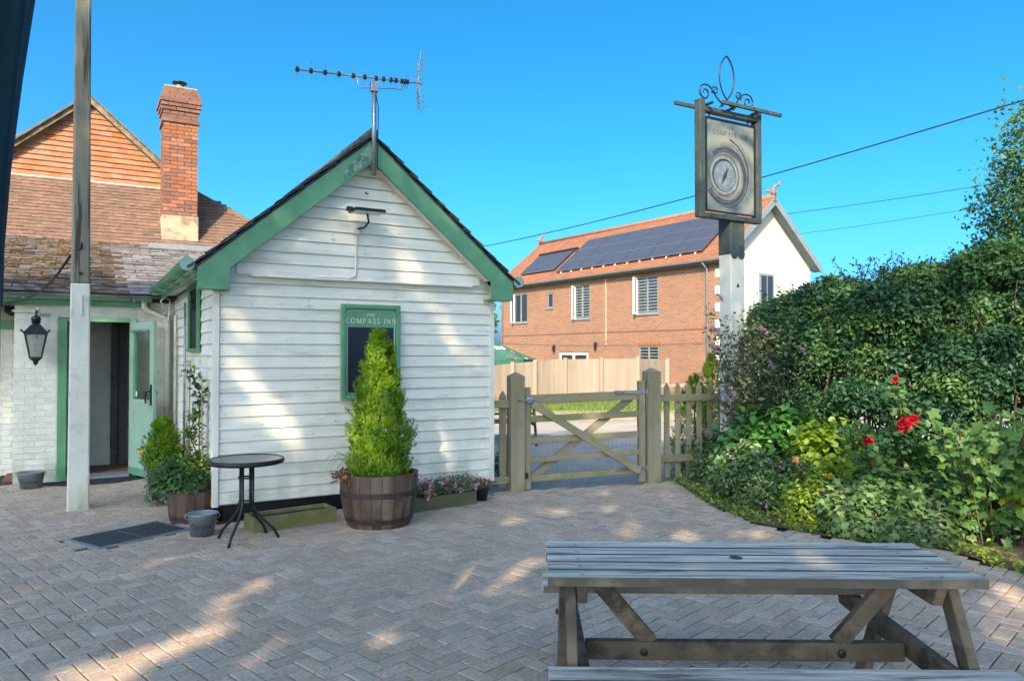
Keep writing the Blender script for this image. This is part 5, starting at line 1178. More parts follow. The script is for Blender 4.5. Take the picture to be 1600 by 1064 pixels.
def signmat():
    m = bpy.data.materials.new('sign_painting'); m.use_nodes = True; n = m.node_tree.nodes; L = m.node_tree.links; b = n['Principled BSDF']; b.inputs['Roughness'].default_value = .35
    tc = n.new('ShaderNodeTexCoord'); mp = n.new('ShaderNodeMapping'); mp.inputs['Location'].default_value = (-.50, 0, -.50); L.new(tc.outputs['Object'], mp.inputs[0])
    nz = n.new('ShaderNodeTexNoise'); nz.inputs['Scale'].default_value = 3; nz.inputs['Detail'].default_value = 7; L.new(mp.outputs[0], nz.inputs['Vector'])
    wv = n.new('ShaderNodeTexWave'); wv.wave_type = 'RINGS'; wv.rings_direction = 'Y'; wv.inputs['Scale'].default_value = .9; wv.inputs['Distortion'].default_value = 7; wv.inputs['Detail'].default_value = 5; wv.inputs['Detail Scale'].default_value = 1.2; L.new(mp.outputs[0], wv.inputs['Vector'])
    cr = n.new('ShaderNodeValToRGB'); e = cr.color_ramp.elements; e[0].color = (.05, .065, .07, 1); e[0].position = .1; e[1].color = (.20, .21, .18, 1); e[1].position = .9; x = e.new(.5); x.color = (.12, .14, .14, 1); x = e.new(.7); x.color = (.19, .155, .12, 1)
    L.new(wv.outputs[0], cr.inputs[0]); mx = n.new('ShaderNodeMix'); mx.data_type = 'RGBA'; mx.inputs[7].default_value = (.15, .18, .18, 1); L.new(cr.outputs[0], mx.inputs[6])
    mr = n.new('ShaderNodeMapRange'); mr.inputs[1].default_value = .42; mr.inputs[2].default_value = .68; mr.inputs[4].default_value = .9; L.new(nz.outputs[0], mr.inputs[0]); L.new(mr.outputs[0], mx.inputs[0]); L.new(mx.outputs[2], b.inputs['Base Color']); return m
MB().box(bx0, bx1, -.015, .015, bz0, bz1).build('painted_board', signmat(), sg)
bm_ = MB(); 
for a, b in (((bx0, bz0), (bx1, bz0)), ((bx1, bz0), (bx1, bz1)), ((bx1, bz1), (bx0, bz1)), ((bx0, bz1), (bx0, bz0))): bm_.bar((a[0], -.018, a[1]), (b[0], -.018, b[1]), .02, .022, (0, 1, 0))
bm_.build('board_moulding', m_dark, sg)
m_s1 = M('painted_dark_ring', (.03, .04, .05), .4, .4, 8, 0); m_s2 = M('painted_pale_ring', (.16, .185, .19), .4, .3, 9, 0); m_s3 = M('painted_dial', (.13, .17, .20), .4, .3, 12, 0, patch=(.10, .12, .14), pscale=9); m_s4 = M('painted_brown_ring', (.16, .13, .11), .4, .4, 8, 0)
def disc(cx, cz, r0, r1, y, mat, nm, a0_=0, a1_=360, n=48, sx=1):
    vs = []; 
    for i in range(n + 1):
        a = R(a0_ + (a1_ - a0_) * i / n)
        for r in (r0, r1): vs.append((cx + r * math.cos(a) * sx, y, cz + r * math.sin(a)))
    MB().add(vs, [(2 * i, 2 * i + 1, 2 * i + 3, 2 * i + 2) for i in range(n)]).build(nm, mat, sg)
cx_, cz_ = .43, .55
disc(cx_ + .04, cz_ - .02, .285, .372, -.0165, m_s1, 'painted_ring', -150, 130)
disc(cx_ + .02, cz_ + .0, .372, .380, -.0166, m_s2, 'painted_ring', -140, 90)
for k_, (r0_, w0_, a_, b_, mt_) in enumerate(((.395, .012, -70, 60, m_s4), (.415, .006, -60, 66, m_s2), (.43, .02, -48, 70, m_s1), (.46, .007, -40, 74, m_s2), (.475, .014, -34, 60, m_s4))):
    disc(cx_ - .02, cz_ + .03, r0_, r0_ + w0_, -.0164, mt_, 'painted_ring', a_ if cx_ - .02 + r0_ + w0_ < bx1 - .03 else math.degrees(math.acos((bx1 - .035 - cx_ + .02) / (r0_ + w0_))), b_ + 5)
disc(cx_ + .02, cz_ - .01, .312, .317, -.0169, m_s2, 'painted_ring', -150, 110); disc(cx_ + .03, cz_ - .01, .335, .338, -.0169, m_s4, 'painted_ring', -130, 100); disc(cx_ + .03, cz_ - .01, .27, .295, -.017, m_s4, 'painted_ring', -170, 140)
disc(cx_, cz_, .0, .262, -.0175, m_s1, 'compass_case'); disc(cx_, cz_, .205, .25, -.0185, m_s2, 'compass_rim'); disc(cx_, cz_, .235, .243, -.0192, m_s1, 'painted_ring'); disc(cx_ + .01, cz_ - .01, 0, .185, -.0188, m_s3, 'compass_dial')
for k in range(24): a = R(k * 15); MB().bar((cx_ + .01 + .16 * math.cos(a), -.0195, cz_ - .01 + .16 * math.sin(a)), (cx_ + .01 + .178 * math.cos(a), -.0195, cz_ - .01 + .178 * math.sin(a)), .001, .006, (0, 1, 0)).build('dial_tick', m_s1, sg)
for a in (90, 0, 180, 270): q = R(a); MB().add([(cx_ + .01 + .15 * math.cos(q), -.0200, cz_ - .01 + .15 * math.sin(q)), (cx_ + .01 + .018 * math.cos(q + 1.57), -.0200, cz_ - .01 + .018 * math.sin(q + 1.57)), (cx_ + .01 - .018 * math.cos(q + 1.57), -.0200, cz_ - .01 - .018 * math.sin(q + 1.57))], [(0, 1, 2)]).build('compass_point', m_s2, sg)
nd = R(62); ndm = MB().add([(cx_ + .01 + .13 * math.cos(nd), -.021, cz_ - .01 + .13 * math.sin(nd)), (cx_ + .01 + .03 * math.cos(nd + 1.57), -.021, cz_ - .01 + .03 * math.sin(nd + 1.57)), (cx_ + .01 - .13 * math.cos(nd), -.021, cz_ - .01 - .13 * math.sin(nd)), (cx_ + .01 - .03 * math.cos(nd + 1.57), -.021, cz_ - .01 - .03 * math.sin(nd + 1.57))], [(0, 1, 2, 3)]); ndm.build('compass_needle', m_s1, sg)
def fs_(a, b): return (a, -.0175, b)
m_sl = M('faded_dark_lettering', (.02, .03, .03), .5, .1, 5, 0)
text_mb('COMPASS INN', .058, ((bx0 + bx1) / 2, bz1 - .19), fs_, .14).build('lettering', m_sl, sg); text_mb('THE', .042, ((bx0 + bx1) / 2, bz1 - .10), fs_, .14).build('lettering', m_sl, sg)
# wrought iron crest
def spiral(cx, cz, r0, turns, a0_, sgn, n=26): return [(cx + r0 * (1 - .78 * i / n) * math.cos(a0_ + sgn * turns * 6.283 * i / n), 0, cz + r0 * (1 - .78 * i / n) * math.sin(a0_ + sgn * turns * 6.283 * i / n)) for i in range(n + 1)]
ir = thing('iron_crest', 'black wrought iron scrollwork with pointed loop on top of the pub sign', 'ironwork', sg.location + Vector((0, 0, GH)), ANG)
cxx = .50
lo = [(cxx - .12, 0, -.04), (cxx - .02, 0, .05), (cxx + .08, 0, .17), (cxx + .125, 0, .32), (cxx + .11, 0, .46), (cxx + .06, 0, .56), (cxx + .0, 0, .62)]
def smooth_pts(p, k=6):
    p = [Vector(q) for q in p]; out = []
    for i in range(len(p) - 1):
        a, b, c, d = p[max(i - 1, 0)], p[i], p[i + 1], p[min(i + 2, len(p) - 1)]
        for j in range(k):
            t = j / k; out.append(.5 * ((2 * b) + (c - a) * t + (2 * a - 5 * b + 4 * c - d) * t * t + (3 * b - a - 3 * c + d) * t ** 3))
    return out + [p[-1]]
for s in (-1, 1):
    MB().tube([(2 * cxx - x if s > 0 else x, y, z) if False else ((cxx + s * (x - cxx)), y, z) for x, y, z in smooth_pts(lo)], .010, 6).build('pointed_loop', m_dark, ir, smooth=True)
    MB().tube([(cxx + s * (.0 + x), 0, z) for x, z in [(p[0], p[2]) for p in smooth_pts([(.06, 0, 0), (.16, 0, .06), (.28, 0, .18), (.37, 0, .20)])]] + [Vector((cxx + s * p[0], 0, p[2])) for p in spiral(.37, .10, .10, 1.3, R(90), -1)], .010, 6).build('scroll', m_dark, ir, smooth=True)
    MB().tube([Vector((cxx + s * p[0], 0, p[2])) for p in spiral(.20, .17 - .02, .06, 1.3, R(-40), 1)], .009, 6).build('scroll', m_dark, ir, smooth=True)
    MB().tube([Vector((cxx + s * p[0], 0, p[2])) for p in spiral(.06, .02, .045, 1.2, R(-90), 1)], .008, 6).build('scroll', m_dark, ir, smooth=True)

# ------------------------------------------------------------------ overhead cables
def wire(label, a, b, r, sag, name='overhead_cable'):
    a, b = Vector(a), Vector(b); MB().tube([a.lerp(b, t) - Vector((0, 0, sag * 4 * t * (1 - t))) for t in np.linspace(0, 1, 24)], r, 5).build(name, m_cable, None, label=label, cat='cable')
wire('thick black overhead cable rising to the upper right behind the pub sign', at(640, 405, 36), at(1720, 120, 13), .016, .38)
wire('thin overhead cable right of the pub sign, upper of the two', at(1150, 344, 31), at(1700, 262, 24), .012, .1)
wire('faint overhead cable right of the cream gable, lower of the two', at(1190, 373, 33), at(1700, 295, 26), .009, .1)

# ------------------------------------------------------------------ hedge and planting on the right
def cloud_line(P0, n, spread): pass
def hedge_mass():
    t = thing('hedge', 'tall dense green hedge behind the flower bed on the right', 'hedge', (4.4, 8.2, 0)); g = np.random.default_rng(11)
    path = np.array([(3.42, 9.75), (3.85, 9.2), (4.3, 8.55), (5.0, 7.9), (5.9, 7.2), (7.2, 6.4)]); top = np.array([1.95, 2.2, 2.36, 2.42, 2.46, 2.55])
    seg = np.r_[0, np.cumsum(np.linalg.norm(np.diff(path, axis=0), axis=1))]; LT = seg[-1]
    def pt(s): return np.stack([np.interp(s, seg, path[:, 0]), np.interp(s, seg, path[:, 1])], 1)
    fr_ = norm(np.array([[-(path[-1] - path[0])[1], (path[-1] - path[0])[0], 0]]))[0] * -1     # towards bed
    fr_ = np.array([-.64, -.77, 0])
    fr_ = np.array([-.64, -.77, 0]); thk = .50; nb = 620
    Pd, Nd, Pb, Nb_ = [], [], [], []
    for i in range(nb):
        s_ = g.uniform(0, LT); h_ = float(np.interp(s_, seg, top)) * (1 + .05 * math.sin(s_ * 3.1) + .03 * math.sin(s_ * 7.7)); c = pt(np.array([s_]))[0]
        if g.uniform() < .42: z_ = h_ - g.uniform(.0, .22); o_ = thk - abs(g.uniform(0, 1.1)) * thk * 1.1
        else:
            z_ = g.uniform(.05, 1) ** .75 * h_ * .93; o_ = thk * (1.0 + .12 * math.sin(z_ * 4 + s_ * 3)) + g.normal(0, .05)
            if (z_ < .95 and g.uniform() < .6) or mnoise.noise(Vector((s_ * 1.5, z_ * 1.9, 7))) > .22: continue
        br = g.uniform(.08, .30); c3 = np.array([c[0] + fr_[0] * o_, c[1] + fr_[1] * o_, z_])
        m_ = int(760 * br * br * 13); d = norm(g.normal(0, 1, (m_, 3)) + fr_ * .45 + np.array([0, 0, .55])); rr = br * g.uniform(.7, 1.08, m_)[:, None]
        P_ = c3 + d * rr * (1.15, 1.15, .8)
        if g.uniform() < .30 + .28 * (z_ - 1.2): Pb.append(P_); Nb_.append(d * .6 + (0, 0, .5))  # higher clumps get brighter leaves more often, sunlit highlights put into leaf colour
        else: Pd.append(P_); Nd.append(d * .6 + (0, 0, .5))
    Pd, Nd, Pb, Nb_ = [np.concatenate(q) for q in (Pd, Nd, Pb, Nb_)]; L0 = np.array(t.location)
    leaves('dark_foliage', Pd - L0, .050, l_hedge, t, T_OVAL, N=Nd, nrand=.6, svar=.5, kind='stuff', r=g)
    leaves('highlight_foliage', Pb - L0, .056, l_hedgelt, t, T_OVAL, N=Nb_, nrand=.45, kind='stuff', r=g)
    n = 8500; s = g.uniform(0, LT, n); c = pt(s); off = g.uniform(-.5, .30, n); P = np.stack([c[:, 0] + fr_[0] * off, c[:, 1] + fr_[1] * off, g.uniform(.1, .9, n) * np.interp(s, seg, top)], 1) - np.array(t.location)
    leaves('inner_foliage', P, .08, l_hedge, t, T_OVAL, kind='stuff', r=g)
    tw = MB()
    for k in range(150):
        s_ = g.uniform(0, LT); c = pt(np.array([s_]))[0]; h_ = float(np.interp(s_, seg, top)); o = g.uniform(-.2, .45); b = Vector((c[0] + fr_[0] * o, c[1] + fr_[1] * o, 0)) - t.location; b.z = 0
        tw.tube([b, b + Vector((g.normal(0, .1), g.normal(0, .1), h_ * .5)), b + Vector((g.normal(0, .25), g.normal(0, .25), h_ * .95))], [.014, .010, .004], 5)
    tw.build('stems', m_twig, t, kind='stuff')
    # arching shoots standing out of the face
    P = []; Nn = []; sh_ = MB()
    for k in range(230):
        s_ = g.uniform(0, LT); h_ = float(np.interp(s_, seg, top)); c = pt(np.array([s_]))[0]; z_ = g.uniform(.35, 1.0) * h_
        b = np.array([c[0] + fr_[0] * .48, c[1] + fr_[1] * .48, z_]) - np.array(t.location); d = norm(np.array([fr_ * g.uniform(.5, 1) + (g.normal(0, .5), g.normal(0, .3), g.uniform(.1, .9))]))[0]; ln = g.uniform(.15, .38)
        pts = [b + d * ln * q - np.array([0, 0, .5 * ln]) * q * q for q in np.linspace(0, 1, 6)]; sh_.tube([tuple(p) for p in pts], [.004] * 5 + [.002], 4)
        for q in np.linspace(.2, 1, 11): j = b + d * ln * q - np.array([0, 0, .5 * ln]) * q * q; P += [j + g.normal(0, .022, 3), j + g.normal(0, .024, 3), j + g.normal(0, .022, 3)]
    sh_.build('shoot_twigs', m_twig, t, kind='stuff'); leaves('shoot_leaves', np.array(P), .062, l_hedgelt, t, T_OVAL, N=np.tile(fr_ * .3 + (0, 0, .8), (len(P), 1)), nrand=.6, kind='stuff', r=g)
    # loose sprays above the top
    P = []; N = []; sp_ = MB()
    for k in range(150):
        s_ = g.uniform(.2, LT) if k < 70 else g.uniform(.4, 2.6); c = pt(np.array([s_]))[0]; h_ = float(np.interp(s_, seg, top)); b = np.array([c[0] + g.normal(0, .25), c[1] + g.normal(0, .2), h_ - .1]) - np.array(t.location)
        ln = g.uniform(.2, .6) * (1.0 if k % 3 else .6); d = norm(np.array([[g.normal(0, .5), g.normal(0, .35), 1.0]]))[0]; be = norm(np.array([[g.normal(), g.normal(), -.2]]))[0]; pts = [b + d * ln * q + be * ln * .45 * q * q for q in np.linspace(0, 1, 7)]
        sp_.tube([tuple(p) for p in pts], [.005] * 6 + [.002], 4)
        for q in np.linspace(.15, 1, 18): j = b + d * ln * q + be * ln * .45 * q * q; P += [j + g.normal(0, .028, 3), j + g.normal(0, .03, 3)]
    sp_.build('spray_twigs', m_twig, t, kind='stuff'); leaves('spray_leaves', np.array(P), .045, l_dark, t, T_OVAL, nrand=1, kind='stuff', r=g)
    return t
hedge_mass()

def big_tree(name, label, base, H_, crown_c, crown_r, nclump, leaf, lper, cr, keep=None, seed=1, mat=l_tree, tmpl=T_OVAL, trunk_r=.22):
    t = thing(name, label, 'tree', base); g = np.random.default_rng(seed); bz = np.array(base)
    d = norm(g.normal(0, 1, (nclump, 3))); rad = g.uniform(0.05, 1, nclump) ** .5
    Cc = np.array(crown_c) + d * np.array(crown_r) * rad[:, None]
    P = (Cc[:, None] + g.normal(0, cr, (nclump, lper, 3))).reshape(-1, 3)
    if keep is not None: P = P[keep(P)]
    leaves('crown', P - bz, leaf, mat, t, tmpl, N=np.tile((0, 0, .6), (len(P), 1)), nrand=.9, kind='stuff', r=g)
    tr = MB(); top = Vector(crown_c) - Vector(base); tr.tube([(0, 0, 0), (top.x * .1, top.y * .1, top.z * .35), (top.x * .6, top.y * .6, top.z * .7), tuple(top)], [trunk_r, trunk_r * .75, trunk_r * .5, trunk_r * .15], 10)
    tr.build('trunk', m_bark, t, smooth=True); lm = MB()
    for k in range(16):
        e = Vector(Cc[g.integers(nclump)]) - Vector(base); s_ = top * g.uniform(.35, .8); lm.tube([s_, s_.lerp(e, .5) + Vector((0, 0, .2)), e], [trunk_r * .28, trunk_r * .16, .01], 6)
    lm.build('limbs', m_bark, t, kind='stuff'); return t
# feathery tree at far right edge of the hedge
big_tree('slender_tree', 'slender leafy tree rising above the hedge at the right edge', (6.1, 7.9, 0), 4, (5.62, 8.0, 2.95), (.55, .5, 1.35), 420, .055, 26, .10, seed=21, mat=l_hedgelt, trunk_r=.06)
# buddleia left of the hedge
bu = thing('buddleia', 'airy shrub with thin arching stems and mauve flower spikes beside the sign post', 'shrub', (2.95, 8.9, 0)); g = np.random.default_rng(31); bm_ = MB(); P = []; Dd = []; fP = []
for k in range(130):
    a = g.uniform(0, 6.28); sp_ = g.uniform(.1, .66); h = g.uniform(1.0, 2.15); e = np.array([math.cos(a) * sp_, math.sin(a) * sp_ * .7, h]); b = g.normal(0, .08, 3) * (1, 1, 0)
    pts = [b + (e - b) * (q, q, 1.0 * q) + np.array([e[0], e[1], 0]) * .3 * (q * q - q) for q in np.linspace(0, 1, 6)]; bm_.tube([tuple(p) for p in pts], [.007, .006, .005, .004, .003, .002], 4)
    for q in np.linspace(.2, 1, 22): p = b + (e - b) * q; P += [p + g.normal(0, .045, 3), p + g.normal(0, .04, 3)]; Dd += [(g.normal(), g.normal(), -.2)] * 2
    if k % 13 == 0: fP.append((e, np.array([math.cos(a) * .5, math.sin(a) * .4 - .2, .6])))
bm_.build('stems', m_twig, bu, kind='stuff'); leaves('foliage', P, .062, l_bud, bu, T_OVAL, D=Dd, nrand=.8, kind='stuff', svar=.4)
def spike(p, d, parent, n=90, L_=.17, r=.026): d = np.array(d) / np.linalg.norm(d); q = rng.uniform(0, 1, n)[:, None]; leaves('flower_spike', kind='stuff', P=np.array(p) + d * q * L_ + rng.normal(0, 1, (n, 3)) * r * (1 - q * .7) * .6, size=.016, mat=l_purple, parent=parent, tmpl=T_ROUND, nrand=1)
for p, d in fP: spike(p, d, bu)
for px, py in ((1122, 520), (1120, 548), (1133, 616), (1141, 626), (1199, 522), (1210, 575), (1258, 552), (1130, 470)):
    w = at(px, py, 8.55) - bu.location; spike(tuple(w), (-.5, -.2, .5), bu, L_=.12)

# border plants
cp = 0
for i, (px, py, rx, ry, h, mt_, sz, nm, lab, tm) in enumerate([
    (1105, 752, .34, .40, .62, l_geran, .045, 'cranesbill', 'feathery grey green cranesbill mound at the far end of the bed by the picket fence', T_OVAL),
    (1165, 785, .36, .36, .60, l_geran, .050, 'cranesbill', 'cranesbill mound second along the bed, below the sign post', T_OVAL),
    (1225, 800, .36, .34, .52, l_geran, .050, 'cranesbill', 'mauve flowered cranesbill mound in the middle of the paving edge', T_OVAL),
    (1290, 822, .36, .34, .45, l_lime, .045, 'cranesbill', 'yellow green cranesbill mound in front of the glossy shrub', T_OVAL),
    (1345, 838, .36, .32, .44, l_geran, .060, 'cranesbill', 'broad leaved cranesbill mound behind the far end of the picnic table', T_LOBE),
    (1405, 845, .34, .32, .50, l_geran, .065, 'cranesbill', 'broad leaved mound below the paired red roses', T_LOBE),
    (1455, 852, .26, .26, .36, l_grey, .045, 'catmint', 'grey leaved catmint between rose bush and lobed leaf shrub', T_OVAL),
    (1150, 735, .42, .40, .78, l_geran, .055, 'cranesbill', 'tall loose mound of leaves against the foot of the sign post', T_OVAL),
    (1270, 770, .50, .42, .70, l_geran, .055, 'cranesbill', 'deep green mound behind the front row of the bed', T_OVAL),
    (1390, 790, .50, .42, .62, l_rose, .065, 'border_plant', 'dark leafy mound in the middle of the bed under the roses', T_OVAL)]):
    p = gnd(px, py) + Vector((.03, .16, 0)); t = bush(nm, lab, p, 3300, (rx, ry, h), mt_, sz, tm, 'plant', 40 + i, clump=11)
    g = np.random.default_rng(70 + i)
    if i in (0, 1, 2, 3, 4, 7, 8):
        d = norm(g.normal(0, 1, (34, 3)) + (0, -.6, .3)); d[:, 2] = np.abs(d[:, 2]); leaves('flowers', np.repeat(d * (rx, ry, h), 4, axis=0) * 1.03 + g.normal(0, .012, (136, 3)), .026, l_purple if i != 3 else l_yel, t, T_ROUND, N=np.tile((0, -1, .6), (136, 1)), kind='stuff')
bush('glossy_shrub', 'glossy dark green broad leaved shrub beside the sign post foot', Vector((3.0, 8.55, .45)), 1500, (.52, .40, .52), l_glossy, .125, T_OVAL, 'shrub', 51, clump=6, cl_r=.07)
bush('yellowish_shrub', 'bright yellow green leaved shrub under the hedge, right of the glossy shrub', Vector((3.35, 7.95, .35)), 1000, (.36, .30, .50), l_lime, .085, T_ROUND, 'shrub', 52, clump=6, cl_r=.06)
# low edge of ivy and weeds along the bed line
g = np.random.default_rng(90); P = []
for a, b in zip(bed_edge, bed_edge[1:]):
    for k in range(170): q = a.lerp(b, g.uniform()); P.append((q.x + g.normal(.03, .06), q.y + abs(g.normal(.08, .08)), abs(g.normal(.03, .05)) + .02))
leaves('edge_weeds', P, .045, l_lime, None, T_OVAL, kind='stuff', label='low yellow green weeds trailing along the bed edge onto the paving', cat='weeds')
leaves('bed_ground_cover', [(p[0] + g.uniform(.1, 1.3), p[1] + g.uniform(.1, .9), g.uniform(.03, .3)) for p in P], .06, l_rose, None, T_OVAL, kind='stuff', label='dark ground cover leaves filling the flower bed', cat='ground cover')

# rose bush with blooms
rs = thing('rose_bush', 'tall rose bush with red blooms in front of the dark hedge', 'rose bush', (3.62, 6.95, 0)); g = np.random.default_rng(61)
blooms = [(1400, 594, 6.9, .05), (1412, 663, 6.7, .075), (1428, 657, 6.78, .07), (1357, 690, 6.75, .05), (1363, 723, 6.7, .035)]
P = []; D = []
for px, py, Y, r in blooms + [(1450, 700, 6.8, 0), (1390, 740, 6.7, 0), (1440, 640, 7, 0), (1335, 660, 6.9, 0)]:
    e = at(px, py, Y) - rs.location; b = Vector((g.normal(0, .06), g.normal(0, .05), 0)); m_ = b.lerp(e, .55) + Vector((g.normal(0, .04), 0, .12)); path_ = smooth_pts([b, m_, e])
    MB().tube(path_, .007, 5).build('stem', m_stem, rs, smooth=True)
    for q in range(int(len(path_) * .25), len(path_)):
        for _ in range(13): v = path_[q]; P.append((v.x + g.normal(0, .085), v.y + g.normal(0, .07), v.z - .05 + g.normal(0, .05)))
    if r:
        n = int(60 * r / .05); dd0 = norm(g.normal(0, 1, (n, 3)) + (0, -.3, .2)); leaves('bloom', np.array(e) + dd0 * r * .45 * g.uniform(.3, 1, n)[:, None], r * .75, l_redp, rs, T_ROUND, N=dd0, nrand=.25, r=g)
leaves('foliage', P, .062, l_rose, rs, T_ROUND, N=np.tile((0, -.5, .8), (len(P), 1)), nrand=.5, kind='stuff', r=g)
ob = at(1372, 716, 6.6); bl_ = thing('orange_flower', 'small orange flower low in the bed left of the roses', 'flower', (at(1243, 717, 7.4).x, 7.4, 0)); z_ = at(1243, 717, 7.4).z
MB().tube([(0, 0, 0), (.02, 0, z_ * .6), (0, 0, z_)], .004, 5).build('stem', m_stem, bl_); leaves('petals', np.tile((0, 0, z_), (14, 1)) + rng.normal(0, .01, (14, 3)), .04, M('peach_petal', (.8, .35, .12), .6, .2), bl_, T_ROUND, N=np.tile((0, -1, .4), (14, 1)), kind='stuff')
# lobed leaf shrub at lower right, each near leaf a part
lv = thing('lobed_leaf_shrub', 'shrub with large lobed green and yellow leaves at the right edge', 'shrub', (4.15, 6.15, 0)); g = np.random.default_rng(77)
tm = MB(); tm.v = [tuple(v) for v in T_LOBE[0]]; tm.f = [tuple(f) for f in T_LOBE[1]]
l_lob = leafmat('lobed_leaf', (.07, .16, .045), (.17, .30, .07), trans=.35, nscale=.6); l_lobY = leafmat('yellow_lobed_leaf', (.20, .30, .03), (.48, .52, .06), trans=.4, nscale=.6)
mA, mB_ = tm.mesh('leaf', l_lob), tm.mesh('leaf', l_lobY); st = MB(); cnt = 0; extra = []; extraY = []
for k in range(46):
    bx, by = g.uniform(-.55, .75), g.uniform(-.25, .45); h = g.uniform(.5, 1.12); e = Vector((bx + g.normal(0, .15), by - .12 + g.normal(0, .12), h)); b = Vector((bx * .5, by * .5 + .1, 0)); pts = smooth_pts([b, b.lerp(e, .5) + Vector((0, .05, .1)), e]); st.tube(pts, [.006] * len(pts), 4)
    for q in range(3, len(pts)):
        for _ in range(2):
            p = pts[q] + Vector((g.normal(0, .075), g.normal(-.02, .06), g.normal(0, .04))); yl = p.z < .55 and p.x > -.1 and g.uniform() < .6
            if cnt < 298 and p.y < .15:
                cnt += 1; o = put('leaf', mB_ if yl else mA, lv, p, rot=(g.normal(.7, .45), g.normal(.25, .4), g.uniform(-3.1, 0))); s = g.uniform(.075, .13); o.scale = (s, s, s)
            else: (extraY if yl else extra).append(tuple(p))
st.build('stems', m_stem, lv, kind='stuff')
leaves('more_leaves', extra, .10, l_lob, lv, T_LOBE, N=np.tile((0, -.6, .8), (len(extra), 1)), nrand=.5, kind='stuff', r=g)
n = 900; P = np.stack([g.uniform(-.6, .9, n), g.uniform(-.05, .6, n), g.uniform(.05, .95, n)], 1); leaves('shaded_leaves', P, .09, l_lob, lv, T_LOBE, N=np.tile((0, -.4, .9), (n, 1)), nrand=.5, kind='stuff', r=g)
if extraY: leaves('more_yellow_leaves', extraY, .10, l_lobY, lv, T_LOBE, N=np.tile((0, -.6, .8), (len(extraY), 1)), nrand=.5, kind='stuff', r=g)
# shrubs beyond the picket fence
conifer(Vector((at(1085, 700, 10.6).x, 10.6, 0)), 1.25, .33, 'bright green shrub seen between the pickets right of the gate', n=15000)
conifer(Vector((at(1113, 700, 11.4).x, 11.4, 0)), 1.55, .26, 'upright bright green conifer behind the last pickets', n=12000)
bush('leafy_weed', 'small leafy weed at the foot of the pickets beside the white building', Vector((-.16, 9.3, 0)), 300, (.12, .12, .38), l_rose, .05, seed=88)

# background trees far behind
for i, (x, y, r, h) in enumerate(((-5.5, 62, 4, 7.0), (24, 62, 6, 5.5), (34, 58, 7, 6))):
    big_tree('distant_tree', ['distant green tree seen past the far end of the brick house', 'distant tree hidden low behind the cream gable', 'distant tree behind the hedge on the far right'][i], (x, y, 0), h, (x, y, h * .62), (r, r * .8, h * .42), 260, .45, 22, .45, seed=100 + i, trunk_r=.3)

# closed parasol at the left edge
cpz = thing('closed_parasol', 'dark teal closed parasol at the very left edge, close to the viewer', 'parasol', (-1.128, 1.58, 0))
MB().tube([(0, 0, .02), (0, 0, 3.3)], .036, 14).build('pole', m_dark, cpz, smooth=True)
MB().lathe([(.22, 0), (.22, .05), (.06, .08), (.05, .25)], (0, 0, 0), 20).build('base', m_dark, cpz)
cnv = MB(); prof = [(1.70, .037), (1.82, .038), (2.0, .048), (2.2, .066), (2.4, .088), (2.7, .12), (3.0, .12), (3.2, .05)]; nseg = 32; vs = []; fs = []
for z, r in prof:
    for k in range(nseg): a = 2 * math.pi * k / nseg; rr = r * (1 + .08 * math.cos(a * 8)); vs.append((rr * math.cos(a), rr * math.sin(a), z))
for i in range(len(prof) - 1):
    for k in range(nseg): a, b = i * nseg + k, i * nseg + (k + 1) % nseg; fs.append((a, b, b + nseg, a + nseg))
cnv.add(vs, fs).build('folded_canopy', m_teal, cpz, smooth=True)

# ------------------------------------------------------------------ trees behind the viewer that cast the dappled shade
def P_shed(px, py):   # point on the front wall of the outbuilding
    d = ray(px, py); o = Vector((0, 0, H)) - S0; n_ = Vector((-UY, UX, 0)); t = -(o.dot(n_) + .03) / d.dot(n_); return Vector((0, 0, H)) + d * t
lit = [(gnd(x, y), r) for x, y, r in [(150, 1058, .22), (210, 1035, .2), (270, 1010, .2), (320, 990, .16), (365, 970, .12), (575, 1005, .13), (610, 996, .10), (545, 1014, .1), (750, 900, .15), (735, 925, .11), (765, 885, .09),
    (828, 878, .17), (805, 900, .12), (800, 920, .1), (450, 900, .1), (400, 918, .09), (300, 925, .09), (350, 945, .12), (200, 905, .06), (40, 855, .10), (80, 845, .07), (520, 838, .10), (430, 848, .08), (560, 832, .06),
    (880, 802, .18), (945, 800, .14), (960, 793, .14), (990, 817, .16), (975, 830, .14), (1070, 838, .2), (1000, 843, .1), (1095, 812, .12), (1050, 795, .1), (800, 815, .10), (675, 862, .07), (765, 850, .08), (610, 890, .07), (940, 772, .14), (1040, 775, .1),
    (1560, 930, .22), (1595, 990, .25), (1540, 965, .16), (1180, 840, .16), (1240, 850, .12), (1120, 955, .07), (1060, 960, .05)]]
lit += [(P_shed(x, y), r) for x, y, r in [(400, 615, .08), (415, 640, .10), (430, 665, .11), (450, 690, .08), (385, 590, .07), (372, 560, .05), (365, 500, .06), (350, 480, .05), (690, 500, .08), (705, 525, .09), (715, 550, .07), (680, 478, .07), (560, 690, .08), (530, 705, .06),
    (540, 335, .06), (550, 310, .06), (640, 400, .07), (645, 425, .08), (650, 450, .07), (535, 400, .06), (400, 405, .09), (345, 430, .05), (455, 365, .05), (500, 330, .06), (720, 370, .08), (750, 400, .06), (690, 340, .05), (625, 370, .05), (480, 760, .05), (505, 778, .05)]]
lit += [(b1 + Vector((dx, -.2, z)), .24) for dx, z in ((0, .7), (-.1, 1.0), (.1, 1.3), (0, 1.6), (-.15, .8))]
lit += [(loc2w(0, v, z), .07) for v, z in ((.25, .9), (.25, 1.2), (.27, 1.5), (.3, 1.8), (.3, 2.1))]
